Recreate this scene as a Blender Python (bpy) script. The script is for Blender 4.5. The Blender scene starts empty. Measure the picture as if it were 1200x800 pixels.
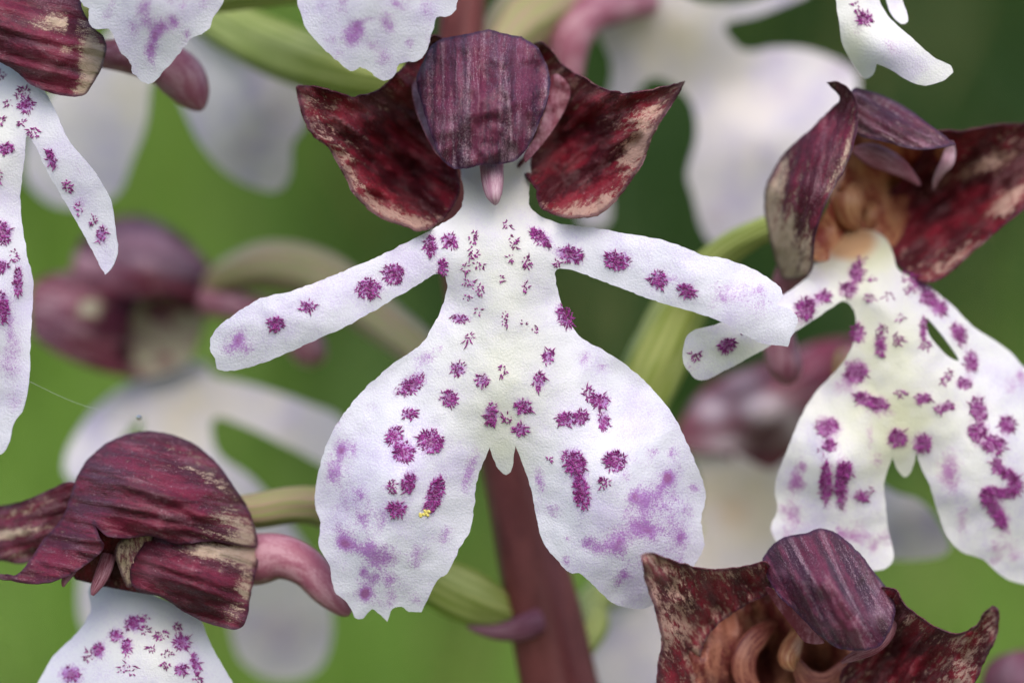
import bpy, math, random
import numpy as np
from mathutils import Vector, noise
from mathutils.geometry import delaunay_2d_cdt

# A macro of a lady orchid spike.  1 unit = 1 cm.
random.seed(7)
rng = np.random.default_rng(7)
sc = bpy.context.scene
sc.unit_settings.system = 'METRIC'
sc.unit_settings.scale_length = 0.01
COL = sc.collection

# ------------------------------------------------------------------ camera
D = 10.0            # lens to sharp plane
S = 0.003           # cm per photograph pixel in the sharp plane
cd = bpy.data.cameras.new('camera')
cam = bpy.data.objects.new('camera', cd); COL.objects.link(cam)
cam.location = (0, -D, 0); cam.rotation_euler = (math.radians(90), 0, 0)
cd.lens = 100; cd.sensor_width = 36; cd.clip_start = 0.1; cd.clip_end = 20000
cd.dof.use_dof = True; cd.dof.focus_distance = D; cd.dof.aperture_fstop = 0.25
sc.camera = cam

# ------------------------------------------------------------------ world, sun, exposure
SUN_EL, SUN_AZ = 46, -18          # degrees; azimuth off the camera's own side
w = bpy.data.worlds.new('World'); sc.world = w; w.use_nodes = True
nt = w.node_tree; nt.nodes.clear()
sky = nt.nodes.new('ShaderNodeTexSky'); sky.sky_type = 'NISHITA'; sky.sun_disc = False
sky.sun_elevation = math.radians(SUN_EL); sky.sun_rotation = math.radians(180 + SUN_AZ)
sky.air_density = 1.0; sky.dust_density = 2.5; sky.ozone_density = 1.0
bg = nt.nodes.new('ShaderNodeBackground'); bg.inputs['Strength'].default_value = 0.15
wo = nt.nodes.new('ShaderNodeOutputWorld')
nt.links.new(sky.outputs[0], bg.inputs[0]); nt.links.new(bg.outputs[0], wo.inputs[0])
sd = bpy.data.lights.new('sun', 'SUN'); sd.energy = 1.25; sd.angle = math.radians(60); sd.color = (1.0, 0.96, 0.9)
sun = bpy.data.objects.new('sun', sd); COL.objects.link(sun)
az, el = math.radians(SUN_AZ), math.radians(SUN_EL)
to_sun = Vector((math.sin(az)*math.cos(el), -math.cos(az)*math.cos(el), math.sin(el)))
sun.rotation_euler = to_sun.to_track_quat('Z', 'Y').to_euler()
sc.view_settings.view_transform = 'Standard'; sc.view_settings.look = 'None'
sc.view_settings.gamma = 1; sc.view_settings.use_curve_mapping = False
sc.view_settings.exposure = 0.72
sc.cycles.use_denoising = True
sc.cycles.max_bounces = 8; sc.cycles.transmission_bounces = 6

# ------------------------------------------------------------------ node helper
class NT:
    def __init__(s, name):
        s.m = bpy.data.materials.new(name); s.m.use_nodes = True
        s.t = s.m.node_tree; s.t.nodes.clear()
    def n(s, typ, ins=None, **kw):
        nd = s.t.nodes.new('ShaderNode' + typ)
        for k, v in kw.items(): setattr(nd, k, v)
        for k, v in (ins or {}).items():
            if hasattr(v, 'is_linked') or hasattr(v, 'links'): s.t.links.new(v, nd.inputs[k])
            else: nd.inputs[k].default_value = v
        return nd
    def attr(s, a, out='Fac'):
        return s.n('Attribute', attribute_name=a).outputs[out]
    def math(s, op, a, b=0.0, c=None, clamp=False):
        ins = {0: a, 1: b}
        if c is not None: ins[2] = c
        return s.n('Math', ins, operation=op, use_clamp=clamp).outputs[0]
    def noise(s, vec, scale, detail=3, rough=0.55, dist=0.0):
        return s.n('TexNoise', {'Vector': vec, 'Scale': scale, 'Detail': detail, 'Roughness': rough, 'Distortion': dist}).outputs['Fac']
    def mapv(s, vec, scale):
        return s.n('Mapping', {'Vector': vec, 'Scale': scale}).outputs[0]
    def step(s, v, lo, hi):
        return s.n('MapRange', {'Value': v, 'From Min': lo, 'From Max': hi}, interpolation_type='SMOOTHSTEP').outputs[0]
    def mix(s, f, a, b):
        nd = s.n('Mix', data_type='RGBA')
        for i, v in ((0, f), (6, a), (7, b)):
            if hasattr(v, 'links'): s.t.links.new(v, nd.inputs[i])
            else: nd.inputs[i].default_value = v if i == 0 else (*v, 1) if len(v) == 3 else v
        return nd.outputs[2]
    def finish(s, col, rough, bump=None, bstr=0.3, bdist=0.01, trans=0.0, tcol=None, spec=0.4, sheen=0.0):
        ins = {'Base Color': col if hasattr(col, 'links') else (*col, 1), 'Roughness': rough, 'Specular IOR Level': spec, 'Sheen Weight': sheen}
        nrm = None
        if bump is not None:
            nrm = s.n('Bump', {'Height': bump, 'Strength': bstr, 'Distance': bdist}).outputs[0]
            ins['Normal'] = nrm
        p = s.n('BsdfPrincipled', ins).outputs[0]
        if trans > 0:
            tc = tcol if tcol is not None else col
            t = s.n('BsdfTranslucent', {'Color': tc if hasattr(tc, 'links') else (*tc, 1)}).outputs[0]
            p = s.n('MixShader', {0: trans, 1: p, 2: t}).outputs[0]
        s.n('OutputMaterial', {'Surface': p})
        return s.m

# ------------------------------------------------------------------ materials
def lip_material(name, white=(0.77, 0.76, 0.84), cream=(0.66, 0.67, 0.52), purple=(0.40, 0.12, 0.50), pale=0.85):
    k = NT(name)
    ax = k.attr('ax', 'Vector'); stain = k.attr('pig'); tone = k.attr('tone')
    n1 = k.noise(ax, 9, 4, 0.6); n2 = k.noise(ax, 42, 3, 0.7); n3 = k.noise(ax, 2.2, 3, 0.5)
    base = k.mix(k.math('MULTIPLY', tone, 1.0, clamp=True), white, cream)
    base = k.mix(k.math('MULTIPLY', k.step(n3, 0.35, 0.75), 0.35), base, (0.70, 0.68, 0.80))
    a = k.math('MULTIPLY_ADD', k.math('SUBTRACT', n1, 0.5), 0.9, stain)
    a = k.math('MULTIPLY_ADD', k.math('SUBTRACT', n2, 0.5), 1.1, a)
    n5 = k.noise(ax, 75, 2, 0.6)
    a = k.math('MULTIPLY_ADD', k.math('SUBTRACT', n5, 0.5), 1.2, a)
    m = k.math('MULTIPLY', k.step(a, 0.12, 0.90), pale)
    m = k.math('MULTIPLY', m, k.step(stain, 0.02, 0.22))
    inv = k.math('SUBTRACT', 1.0, k.math('MULTIPLY', tone, 1.3, clamp=True), clamp=True)
    fleck = k.math('MULTIPLY', k.step(k.math('MULTIPLY_ADD', k.math('SUBTRACT', n3, 0.5), 0.8, n5), 0.44, 0.74), k.math('MULTIPLY_ADD', inv, 0.42, 0.06))
    base = k.mix(k.step(tone, 1.05, 1.7), base, (0.58, 0.36, 0.20))
    col = k.mix(fleck, base, (0.56, 0.44, 0.74))
    col = k.mix(m, col, k.mix(k.step(stain, 0.75, 1.15), purple, (0.30, 0.035, 0.26)))
    v = k.n('TexVoronoi', {'Vector': ax, 'Scale': 40.0}).outputs['Distance']
    b = k.math('ADD', k.math('MULTIPLY', v, -0.6), k.math('MULTIPLY', n5, 0.55))
    b = k.math('MULTIPLY_ADD', k.noise(ax, 6, 2), 0.5, b)
    return k.finish(col, k.math('MULTIPLY_ADD', n5, -0.5, 0.62), b, 0.36, 0.006, trans=0.30, tcol=col, spec=0.5)

def sepal_material(name, cream=(0.45, 0.28, 0.23), maroon=(0.20, 0.012, 0.026), dark=(0.055, 0.005, 0.010),
                   streak=(0.9, 5.0), amp=1.0, fine=0.55, rim=0.7, rimcol=(0.05, 0.012, 0.03), pink=(0.42, 0.22, 0.26),
                   pinkamt=0.35, rough=0.5, bstr=0.6, spec=0.32, veins=0.0, glint=0.12, soft=(0.32, 0.62)):
    k = NT(name)
    ax = k.attr('ax', 'Vector'); pig = k.attr('pig'); edge = k.attr('edge'); tone = k.attr('tone')
    st = k.mapv(ax, (streak[0], streak[1], 1))
    n1 = k.noise(st, 2.2, 4, 0.6, 0.8); n2 = k.noise(k.mapv(ax, (1, 2.2, 1)), 11, 3, 0.65, 0.4); n3 = k.noise(st, 1.3, 3, 0.5); n4 = k.noise(ax, 34, 2, 0.6)
    a = k.math('MULTIPLY_ADD', k.math('SUBTRACT', n1, 0.5), amp, pig)
    a = k.math('MULTIPLY_ADD', k.math('SUBTRACT', n2, 0.5), fine, a)
    n5 = k.noise(k.mapv(ax, (1, 1.8, 1)), 46, 3, 0.65)
    a = k.math('MULTIPLY_ADD', k.math('SUBTRACT', n5, 0.5), 0.65, a)
    m = k.step(a, soft[0], soft[1])
    red = k.mix(k.step(k.math('MULTIPLY_ADD', k.math('SUBTRACT', n2, 0.5), 0.5, n3), 0.38, 0.66), dark, maroon)
    pk = k.math('MULTIPLY', k.step(k.math('MULTIPLY_ADD', k.math('SUBTRACT', n4, 0.5), 0.35, n1), 0.50, 0.72), pinkamt)
    red = k.mix(pk, red, pink)
    red = k.mix(k.math('MULTIPLY', tone, 1.0, clamp=True), red, pink)
    cr = k.mix(k.math('MULTIPLY', k.step(n2, 0.45, 0.7), 0.4), cream, (cream[0]*0.6, cream[1]*0.5, cream[2]*0.45))
    col = k.mix(m, cr, red)
    gl = k.math('MULTIPLY', k.step(k.math('MULTIPLY_ADD', k.math('SUBTRACT', n1, 0.5), 0.6, n5), 0.50, 0.74), glint)  # pale lilac grains painted in for the granular highlights
    col = k.mix(gl, col, (0.55, 0.42, 0.48))
    dots = k.n('TexVoronoi', {'Vector': ax, 'Scale': 15.0, 'Randomness': 1.0}).outputs['Distance']  # small pale dots put into the colour as speckle highlights
    dm = k.math('MULTIPLY', k.step(dots, 0.17, 0.08), k.math('MULTIPLY', k.step(n1, 0.42, 0.6), 0.30))
    col = k.mix(dm, col, (0.58, 0.40, 0.44))
    if rim > 0:
        e = k.math('MULTIPLY_ADD', k.math('SUBTRACT', n2, 0.5), 5.0, edge)
        col = k.mix(k.math('MULTIPLY', k.step(e, 4.5, 1.0), rim), col, rimcol)
    b = k.math('ADD', k.math('MULTIPLY', n1, 0.9), k.math('MULTIPLY', n2, 0.55))
    b = k.math('MULTIPLY_ADD', n4, 0.30, b)
    if veins > 0:
        wv = k.n('TexWave', {'Vector': k.mapv(ax, (0.02, 1, 1)), 'Scale': 2.6, 'Distortion': 1.6, 'Detail': 2.0, 'Detail Scale': 2.0}, wave_type='BANDS', bands_direction='Y').outputs['Fac']
        b = k.math('MULTIPLY_ADD', wv, veins, b)
    return k.finish(col, k.math('MULTIPLY_ADD', n4, 0.25, rough - 0.12), b, bstr, 0.016, trans=0.12, tcol=col, spec=spec)

def flesh_material(name, c1, c2, scale=3.0, rough=0.45, trans=0.15, stripes=0.0, st=(0.8, 2.2)):
    k = NT(name)
    ax = k.attr('ax', 'Vector')
    n1 = k.noise(k.mapv(ax, (st[0], st[1], 1)), scale, 3, 0.6, 0.3); n2 = k.noise(ax, 24, 3, 0.6)
    f = k.step(k.math('MULTIPLY_ADD', k.math('SUBTRACT', n2, 0.5), 0.5, n1), 0.35, 0.68)
    if stripes > 0:
        wv = k.n('TexWave', {'Vector': ax, 'Scale': stripes, 'Distortion': 0.8, 'Detail': 2.0}, wave_type='BANDS', bands_direction='Y').outputs['Fac']
        f = k.math('MULTIPLY_ADD', wv, 0.7, k.math('MULTIPLY', f, 0.3))
    col = k.mix(f, c1, c2)
    return k.finish(col, rough, k.math('ADD', n1, k.math('MULTIPLY', n2, 0.35)), 0.35, 0.01, trans=trans, spec=0.45)

M_LIP = lip_material('lip_white')
M_LIP_CREAM = lip_material('lip_cream', white=(0.80, 0.79, 0.78), cream=(0.66, 0.66, 0.48), purple=(0.42, 0.10, 0.40))
M_LIP_FAR = lip_material('lip_far', white=(0.86, 0.80, 0.82), cream=(0.78, 0.69, 0.54), purple=(0.52, 0.34, 0.56), pale=0.6)
M_INNER = sepal_material('sepal_inner', pinkamt=0.20, pink=(0.36, 0.15, 0.16), streak=(1.3, 3.4), amp=0.95, fine=1.15, rimcol=(0.06, 0.012, 0.03), bstr=0.8, glint=0.06)
M_DORSAL = sepal_material('sepal_dorsal', cream=(0.30, 0.16, 0.24), maroon=(0.130, 0.022, 0.055), dark=(0.042, 0.010, 0.028), streak=(0.35, 4.5),
                          amp=0.5, fine=0.35, rim=0.85, rimcol=(0.045, 0.018, 0.05), pink=(0.30, 0.155, 0.22), pinkamt=0.38, rough=0.46, veins=0.35, glint=0.36)
M_HOOD = sepal_material('sepal_outer', cream=(0.50, 0.37, 0.28), maroon=(0.150, 0.012, 0.036), dark=(0.062, 0.006, 0.018), streak=(0.8, 4.0),
                        amp=0.8, fine=0.6, rim=0.8, pink=(0.34, 0.15, 0.20), pinkamt=0.22, veins=0.35, glint=0.12)
M_PURPLE = sepal_material('sepal_purple', cream=(0.45, 0.30, 0.32), maroon=(0.135, 0.030, 0.055), dark=(0.055, 0.014, 0.03), streak=(0.7, 5.0),
                          amp=0.8, fine=0.6, rim=0.8, rimcol=(0.04, 0.015, 0.045), pink=(0.36, 0.20, 0.27), pinkamt=0.55, veins=0.5)
M_FARHOOD = sepal_material('sepal_far', cream=(0.46, 0.41, 0.29), maroon=(0.20, 0.035, 0.065), dark=(0.075, 0.010, 0.028), pink=(0.50, 0.30, 0.34), pinkamt=0.6, rim=0.3, streak=(0.6, 2.2))
M_FARHOOD_SPECKLED = sepal_material('sepal_far_speckled', cream=(0.42, 0.38, 0.26), maroon=(0.20, 0.03, 0.06), dark=(0.09, 0.012, 0.03), pink=(0.66, 0.52, 0.58), pinkamt=0.35, rim=0.3)
M_PETAL = flesh_material('petal_pink', (0.19, 0.035, 0.06), (0.40, 0.19, 0.25), 3, trans=0.25)
M_THROAT = flesh_material('throat', (0.15, 0.022, 0.024), (0.44, 0.18, 0.12), 2.2, trans=0.2)
M_THROAT_PALE = flesh_material('throat_pale', (0.26, 0.05, 0.035), (0.52, 0.26, 0.13), 2.0, trans=0.3)
M_COLUMN = flesh_material('column_pink', (0.42, 0.20, 0.29), (0.60, 0.42, 0.49), 3, trans=0.25)
M_ANTHER = flesh_material('anther', (0.30, 0.10, 0.05), (0.50, 0.27, 0.14), 3, trans=0.25)
M_SPUR = flesh_material('spur_pink', (0.34, 0.10, 0.16), (0.52, 0.27, 0.33), 2.4, trans=0.2, st=(1.0, 1.4))
M_OVARY = flesh_material('ovary_green', (0.24, 0.32, 0.035), (0.60, 0.64, 0.24), 1.5, trans=0.15, stripes=1.7)
M_OVARY_RED = flesh_material('ovary_red', (0.33, 0.37, 0.12), (0.45, 0.28, 0.22), 1.5, trans=0.15, stripes=1.5)
M_BRACT = flesh_material('bract', (0.20, 0.05, 0.09), (0.36, 0.17, 0.24), 2.0, trans=0.3)
M_STEM = flesh_material('stem_maroon', (0.115, 0.020, 0.022), (0.19, 0.045, 0.045), 1.2, rough=0.5, trans=0.0)
M_POLLEN = flesh_material('pollen', (0.62, 0.50, 0.06), (0.75, 0.66, 0.22), 4, trans=0.1)
def hair_material():
    k = NT('purple_hair')
    ax = k.n('TexCoord').outputs['Object']
    col = k.mix(k.step(k.noise(ax, 40, 2), 0.3, 0.7), (0.20, 0.014, 0.14), (0.44, 0.07, 0.37))
    return k.finish(col, 0.4, trans=0.22, spec=0.4)
M_HAIR = hair_material()

# ------------------------------------------------------------------ geometry helpers
def P(px, py, d):
    f = S*(D + d)/D
    return Vector(((px - 600)*f, d, (400 - py)*f))

def thing(name, label, cat, loc=(0, 0, 0), group=None):
    o = bpy.data.objects.new(name, None); COL.objects.link(o)
    o.location = loc; o.empty_display_size = 0.2
    o['label'] = label; o['category'] = cat
    if group: o['group'] = group
    return o

def link(name, me, mat, parent=None):
    o = bpy.data.objects.new(name, me); COL.objects.link(o)
    if parent is not None: o.parent = parent
    if mat: me.materials.append(mat)
    return o

def base_of(parent):
    v = Vector((0, 0, 0))
    while parent is not None: v += parent.location; parent = parent.parent
    return v

def tps(ctrl):
    c = np.array(ctrl, float); xy = c[:, :2]/100; n = len(c)
    def U(r2): return np.where(r2 > 1e-12, r2*np.log(r2 + 1e-12), 0)
    K = U(((xy[:, None] - xy[None])**2).sum(-1)) + np.eye(n)*0.02
    Pm = np.c_[np.ones(n), xy]
    A = np.block([[K, Pm], [Pm.T, np.zeros((3, 3))]])
    sol = np.linalg.solve(A, np.r_[c[:, 2], 0, 0, 0])
    def f(x, y):
        q = np.c_[np.atleast_1d(x), np.atleast_1d(y)]/100
        r2 = ((q[:, None] - xy[None])**2).sum(-1)
        return U(r2) @ sol[:n] + np.c_[np.ones(len(q)), q] @ sol[n:]
    return f

def blobs(x, y, base, bl):
    v = np.full(len(x), float(base))
    for b in bl:
        bx, by, rx, ry = b[:4]; a = math.radians(b[4]) if len(b) > 4 else 0; s = b[5] if len(b) > 5 else 1
        dx, dy = x - bx, y - by
        u = dx*math.cos(a) + dy*math.sin(a); t = -dx*math.sin(a) + dy*math.cos(a)
        v += s*np.exp(-((u/rx)**2 + (t/ry)**2))
    return v

def smooth_loop(pts, step, jitter=0.0, seed=0):
    """closed Catmull-Rom through the points, resampled; a third entry marks a corner"""
    n = len(pts); out = []
    for i in range(n):
        p0, p1, p2, p3 = (np.array(pts[(i + j) % n][:2], float) for j in (-1, 0, 1, 2))
        if len(pts[i]) > 2: p0 = p1
        if len(pts[(i + 1) % n]) > 2: p3 = p2
        L = np.linalg.norm(p2 - p1); m = max(1, int(round(L/step)))
        m1 = (p2 - p0)*0.5; m2 = (p3 - p1)*0.5
        for mm in (m1, m2):
            l = np.linalg.norm(mm)
            if l > L*1.2: mm *= L*1.2/l
        for j in range(m):
            t = j/m
            out.append((2*t**3 - 3*t*t + 1)*p1 + (t**3 - 2*t*t + t)*m1 + (-2*t**3 + 3*t*t)*p2 + (t**3 - t*t)*m2)
    q = np.array(out)
    if jitter > 0:
        tg = np.roll(q, -1, 0) - np.roll(q, 1, 0); tg /= np.linalg.norm(tg, axis=1)[:, None] + 1e-9
        nr = np.c_[-tg[:, 1], tg[:, 0]]
        j = np.array([noise.noise(Vector((p[0]*0.11, p[1]*0.11, seed))) + 0.6*noise.noise(Vector((p[0]*0.3, p[1]*0.3, seed + 5))) for p in q])
        q = q + nr*j[:, None]*jitter
    return q

def inside(poly, x, y):
    c = np.zeros(len(x), bool); n = len(poly); j = n - 1
    for i in range(n):
        xi, yi = poly[i]; xj, yj = poly[j]
        cr = (yi > y) != (yj > y)
        if yi != yj: c ^= cr & (x < (xj - xi)*(y - yi)/(yj - yi) + xi)
        j = i
    return c

def seg_dist(poly, x, y):
    best = np.full(len(x), 1e9); q = np.c_[x, y]
    for i in range(len(poly)):
        a = poly[i - 1]; b = poly[i]; ab = b - a
        t = np.clip(((q - a) @ ab)/(ab @ ab + 1e-9), 0, 1)
        best = np.minimum(best, np.linalg.norm(q - a - t[:, None]*ab, axis=1))
    return best

THICK = 0.6
_seed = [0]
def sheet(name, parent, mat, outline, ctrl, pig=(0.8, ()), tone=(0, ()), step=5.0, axis=90, thick=0.016, jitter=0.0,
          hole=None, wave=0.006, wscale=0.02, fn=None, roll=0.0, wrk=0.0, wfreq=0.11):
    """a petal: the outline filled with a fine triangulation, laid on its own curved surface and given thickness"""
    _seed[0] += 11; sd_ = _seed[0]
    ol = smooth_loop(outline, step*0.85, jitter, sd_)
    lo, hi = ol.min(0), ol.max(0)
    gx, gy = [], []
    r = 0; yy = lo[1]
    while yy < hi[1]:
        xs = np.arange(lo[0] + (r % 2)*step/2, hi[0], step); gx.append(xs); gy.append(np.full(len(xs), yy)); yy += step*0.866; r += 1
    gx = np.concatenate(gx); gy = np.concatenate(gy)
    ok = inside(ol, gx, gy); gx, gy = gx[ok], gy[ok]
    loops = [ol]
    dd = seg_dist(ol, gx, gy); ok = dd > step*0.55
    if hole is not None:
        hl = smooth_loop(hole, step*0.85); loops.append(hl)
        ok &= ~inside(hl, gx, gy) & (seg_dist(hl, gx, gy) > step*0.55)
    gx, gy = gx[ok], gy[ok]
    pts = np.vstack(loops + [np.c_[gx, gy]])
    edges = []; o = 0
    for l in loops:
        edges += [(o + i, o + (i + 1) % len(l)) for i in range(len(l))]; o += len(l)
    vo, eo, fo, *_ = delaunay_2d_cdt([Vector(p) for p in pts], edges, [list(range(len(ol)))], 1, 1e-4)
    V = np.array([(v[0], v[1]) for v in vo]); x, y = V[:, 0], V[:, 1]
    if hole is not None:
        fo = [f for f in fo if not inside(hl, np.array([sum(x[i] for i in f)/3]), np.array([sum(y[i] for i in f)/3]))[0]]
    dist = np.minimum.reduce([seg_dist(l, x, y) for l in loops])
    T = tps(ctrl)
    d = T(x, y)
    def extra(x, y):
        e = np.array([noise.noise(Vector((a*wscale, b*wscale, sd_))) + 0.45*noise.noise(Vector((a*wscale*2.7, b*wscale*2.7, sd_ + 3))) for a, b in zip(x, y)])*wave
        if wrk:
            ca, sa = math.cos(math.radians(axis)), math.sin(math.radians(axis))
            e = e + wrk*np.array([noise.noise(Vector(((p*ca + q_*sa)*wfreq*0.22, (-p*sa + q_*ca)*wfreq, sd_ + 8))) + 0.4*noise.noise(Vector(((p*ca + q_*sa)*wfreq*0.6, (-p*sa + q_*ca)*wfreq*2.2, sd_ + 9))) for p, q_ in zip(x, y)])
        if fn is not None: e = e + fn(x, y)
        return e
    d = d + extra(x, y)
    if roll: d = d + roll*np.exp(-(dist/7.0)**2)
    off = base_of(parent)
    co = [P(a, b, c) - off for a, b, c in zip(x, y, d)]
    faces = []
    for f in fo:
        a, b, c = (co[i] for i in f[:3])
        faces.append(tuple(f) if (b - a).cross(c - a).y < 0 else tuple(reversed(f)))
    # front, back and a crisp rim between them
    C = np.array([tuple(c) for c in co]); F = np.array(faces); nv = len(C)
    fnrm = np.cross(C[F[:, 1]] - C[F[:, 0]], C[F[:, 2]] - C[F[:, 0]])
    vn = np.zeros_like(C)
    for j in range(3): np.add.at(vn, F[:, j], fnrm)
    vn /= np.linalg.norm(vn, axis=1)[:, None] + 1e-12
    cnt = {}
    for f in faces:
        for j in range(3):
            e = (f[j], f[(j + 1) % 3]); cnt[e] = 1
    bnd = [e for e in cnt if (e[1], e[0]) not in cnt]
    taper = (0.45 + 0.55*np.clip(dist/10, 0, 1))[:, None]
    B = C - vn*thick*THICK*taper
    allf = [tuple(f) for f in faces] + [tuple(i + nv for i in reversed(f)) for f in faces] + [(a, a + nv, b + nv, b) for a, b in bnd]
    me = bpy.data.meshes.new(name); me.from_pydata([tuple(c) for c in C] + [tuple(c) for c in B], [], allf)
    me.polygons.foreach_set('use_smooth', [True]*len(allf))
    bset = {frozenset(e) for e in bnd} | {frozenset((a + nv, b + nv)) for a, b in bnd}
    shp = me.attributes.new('sharp_edge', 'BOOLEAN', 'EDGE')
    ev = np.empty(len(me.edges)*2, int); me.edges.foreach_get('vertices', ev)
    shp.data.foreach_set('value', [frozenset((int(a), int(b))) in bset for a, b in ev.reshape(-1, 2)])
    x2, y2, dist2 = np.r_[x, x], np.r_[y, y], np.r_[dist, dist]; x, y, dist = x2, y2, dist2
    cx, cy = x.mean(), y.mean(); a = math.radians(axis)
    u = ((x - cx)*math.cos(a) + (y - cy)*math.sin(a))/100; v = (-(x - cx)*math.sin(a) + (y - cy)*math.cos(a))/100
    at = me.attributes.new('ax', 'FLOAT_VECTOR', 'POINT'); at.data.foreach_set('vector', np.c_[u + sd_*0.37, v, np.full(len(u), sd_*0.1)].ravel())
    for nm, arr in (('pig', blobs(x, y, *pig)), ('tone', blobs(x, y, *tone)), ('edge', dist)):
        at = me.attributes.new(nm, 'FLOAT', 'POINT'); at.data.foreach_set('value', arr.astype(np.float32))
    ob = link(name, me, mat, parent)
    ob_depth = lambda px, py: float(T([px], [py])[0] + extra(np.array([px]), np.array([py]))[0])
    return ob, ob_depth

def tube(name, parent, mat, pts, seg=18, ridges=0, rdepth=0.12, twist=0.0, flat=1.0, sub=7):
    """pts: (px, py, depth, radius in px); swept with rounded ends"""
    q = np.array([(*P(a, b, c), r*S*(D + c)/D) for a, b, c, r in pts])
    out = []
    n = len(q)
    for i in range(n - 1):
        p0, p1, p2, p3 = q[max(i - 1, 0)], q[i], q[i + 1], q[min(i + 2, n - 1)]
        for j in range(sub):
            t = j/sub
            out.append(0.5*((2*p1) + (-p0 + p2)*t + (2*p0 - 5*p1 + 4*p2 - p3)*t*t + (-p0 + 3*p1 - 3*p2 + p3)*t**3))
    out.append(q[-1]); out = np.array(out)
    off = base_of(parent)
    vs, fs, ax = [], [], []
    up = Vector((0, -1, 0)); L = 0
    for i, p in enumerate(out):
        tg = Vector(out[min(i + 1, len(out) - 1)][:3] - out[max(i - 1, 0)][:3]).normalized()
        if i: L += float(np.linalg.norm(p[:3] - out[i - 1][:3]))
        s = tg.cross(up)
        s = s.normalized() if s.length > 1e-4 else Vector((1, 0, 0))
        b = s.cross(tg).normalized()
        for j in range(seg):
            a = 2*math.pi*j/seg
            rr = max(float(p[3]), 1e-4)
            if ridges: rr *= 1 + rdepth*math.cos(ridges*(a + twist*L))
            vs.append(Vector(p[:3]) + s*math.cos(a)*rr + b*math.sin(a)*rr*flat - off)
            ax.append((L/0.3, j/seg*3.0 if j <= seg/2 else (seg - j)/seg*3.0, 0))
    m = len(out)
    for i in range(m - 1):
        for j in range(seg):
            k = (j + 1) % seg
            fs.append((i*seg + j, i*seg + k, (i + 1)*seg + k, (i + 1)*seg + j))
    for i in (0, m - 1):
        vs.append(Vector(out[i][:3]) - off); ax.append((0, 0, 0)); c = len(vs) - 1
        for j in range(seg):
            a_, b_ = i*seg + j, i*seg + (j + 1) % seg
            fs.append((c, b_, a_) if i == 0 else (c, a_, b_))
    me = bpy.data.meshes.new(name); me.from_pydata([tuple(v) for v in vs], [], fs)
    me.polygons.foreach_set('use_smooth', [True]*len(fs))
    at = me.attributes.new('ax', 'FLOAT_VECTOR', 'POINT'); at.data.foreach_set('vector', np.array(ax, float).ravel())
    return link(name, me, mat, parent)

def tuft(lip, depth, cx, cy, rx, ry, ang=0, dens=1.0, hl=6.0, name='hair_tuft'):
    """a spot of the lip: short tapering purple hairs rooted on its surface"""
    off = base_of(lip); vs, fs = [], []
    n = max(6, int(dens*rx*ry*0.95)); a = math.radians(ang)
    d0 = depth(cx, cy); gx = (depth(cx + 6, cy) - d0)/6; gy = (depth(cx, cy + 6) - d0)/6
    for _ in range(n):
        t, r = random.random()*2*math.pi, math.sqrt(random.random())
        ux, uy = rx*r*math.cos(t), ry*r*math.sin(t)
        dx, dy = ux*math.cos(a) - uy*math.sin(a), ux*math.sin(a) + uy*math.cos(a)
        bx, by = cx + dx, cy + dy; bd = d0 + gx*dx + gy*dy + 0.003
        # lean outwards and a little downwards, out towards the light
        lx = dx/max(rx, ry)*0.75 + random.gauss(0, 0.45); ly = dy/max(rx, ry)*0.75 + random.gauss(0.12, 0.45)
        h = hl*random.uniform(0.55, 1.15)
        p0 = P(bx, by, bd) - off
        p1 = P(bx + lx*h*0.55, by + ly*h*0.55, bd - h*S*0.55) - off
        p2 = P(bx + lx*h*1.1, by + ly*h*1.1, bd - h*S*random.uniform(0.6, 0.95)) - off
        r0 = random.uniform(0.75, 1.1)*S; b = len(vs)
        dirv = (p2 - p0).normalized(); s = dirv.cross(Vector((0.3, 0.2, 0.9))).normalized(); q = dirv.cross(s)
        for p, rr in ((p0, r0), (p1, r0*0.85)):
            for j in range(4):
                g = math.pi/2*j; vs.append(p + (s*math.cos(g) + q*math.sin(g))*rr)
        vs.append(p2)
        for j in range(4):
            k = (j + 1) % 4
            fs.append((b + j, b + k, b + 4 + k, b + 4 + j)); fs.append((b + 4 + j, b + 4 + k, b + 8))
    me = bpy.data.meshes.new(name); me.from_pydata([tuple(v) for v in vs], [], fs)
    me.polygons.foreach_set('use_smooth', [True]*len(fs))
    return link(name, me, M_HAIR, lip)

def make_lip(parent, outline, ctrl, stains, tufts, tones, mat=M_LIP, dens=1.0, hl=4.6, **kw):
    st = [(*t[:4], t[4] if len(t) > 4 else 0, 1.25*(t[5] if len(t) > 5 else 1)) for t in tufts if t[2]*t[3] > 40] + list(stains)
    ob, dep = sheet('lip', parent, mat, outline, ctrl, pig=(0, st), tone=(0, tones), **kw)
    for t in tufts:
        tuft(ob, dep, t[0], t[1], t[2], t[3], t[4] if len(t) > 4 else 0, dens*(t[5] if len(t) > 5 else 1), hl)
    return ob, dep

def shift(pts, dx, dy, s=1.0, c=(0, 0)):
    return [(c[0] + (p[0] - c[0])*s + dx, c[1] + (p[1] - c[1])*s + dy, *p[2:]) for p in pts]

# ================================================================== the setting
def grass_material():
    k = NT('meadow_grass')
    c = k.attr('tint', 'Color')
    return k.finish(c, 0.5, trans=0.35, tcol=c, spec=0.3)
def ground_material():
    k = NT('meadow_ground')
    co = k.n('TexCoord').outputs['Object']
    c = k.mix(k.step(k.noise(co, 0.25, 5), 0.35, 0.65), (0.035, 0.075, 0.012), (0.075, 0.13, 0.022))
    c = k.mix(k.step(k.noise(co, 0.9, 3), 0.58, 0.75), c, (0.10, 0.075, 0.035))
    return k.finish(c, 0.9, k.noise(co, 3, 4), 0.6, 0.3)

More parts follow.
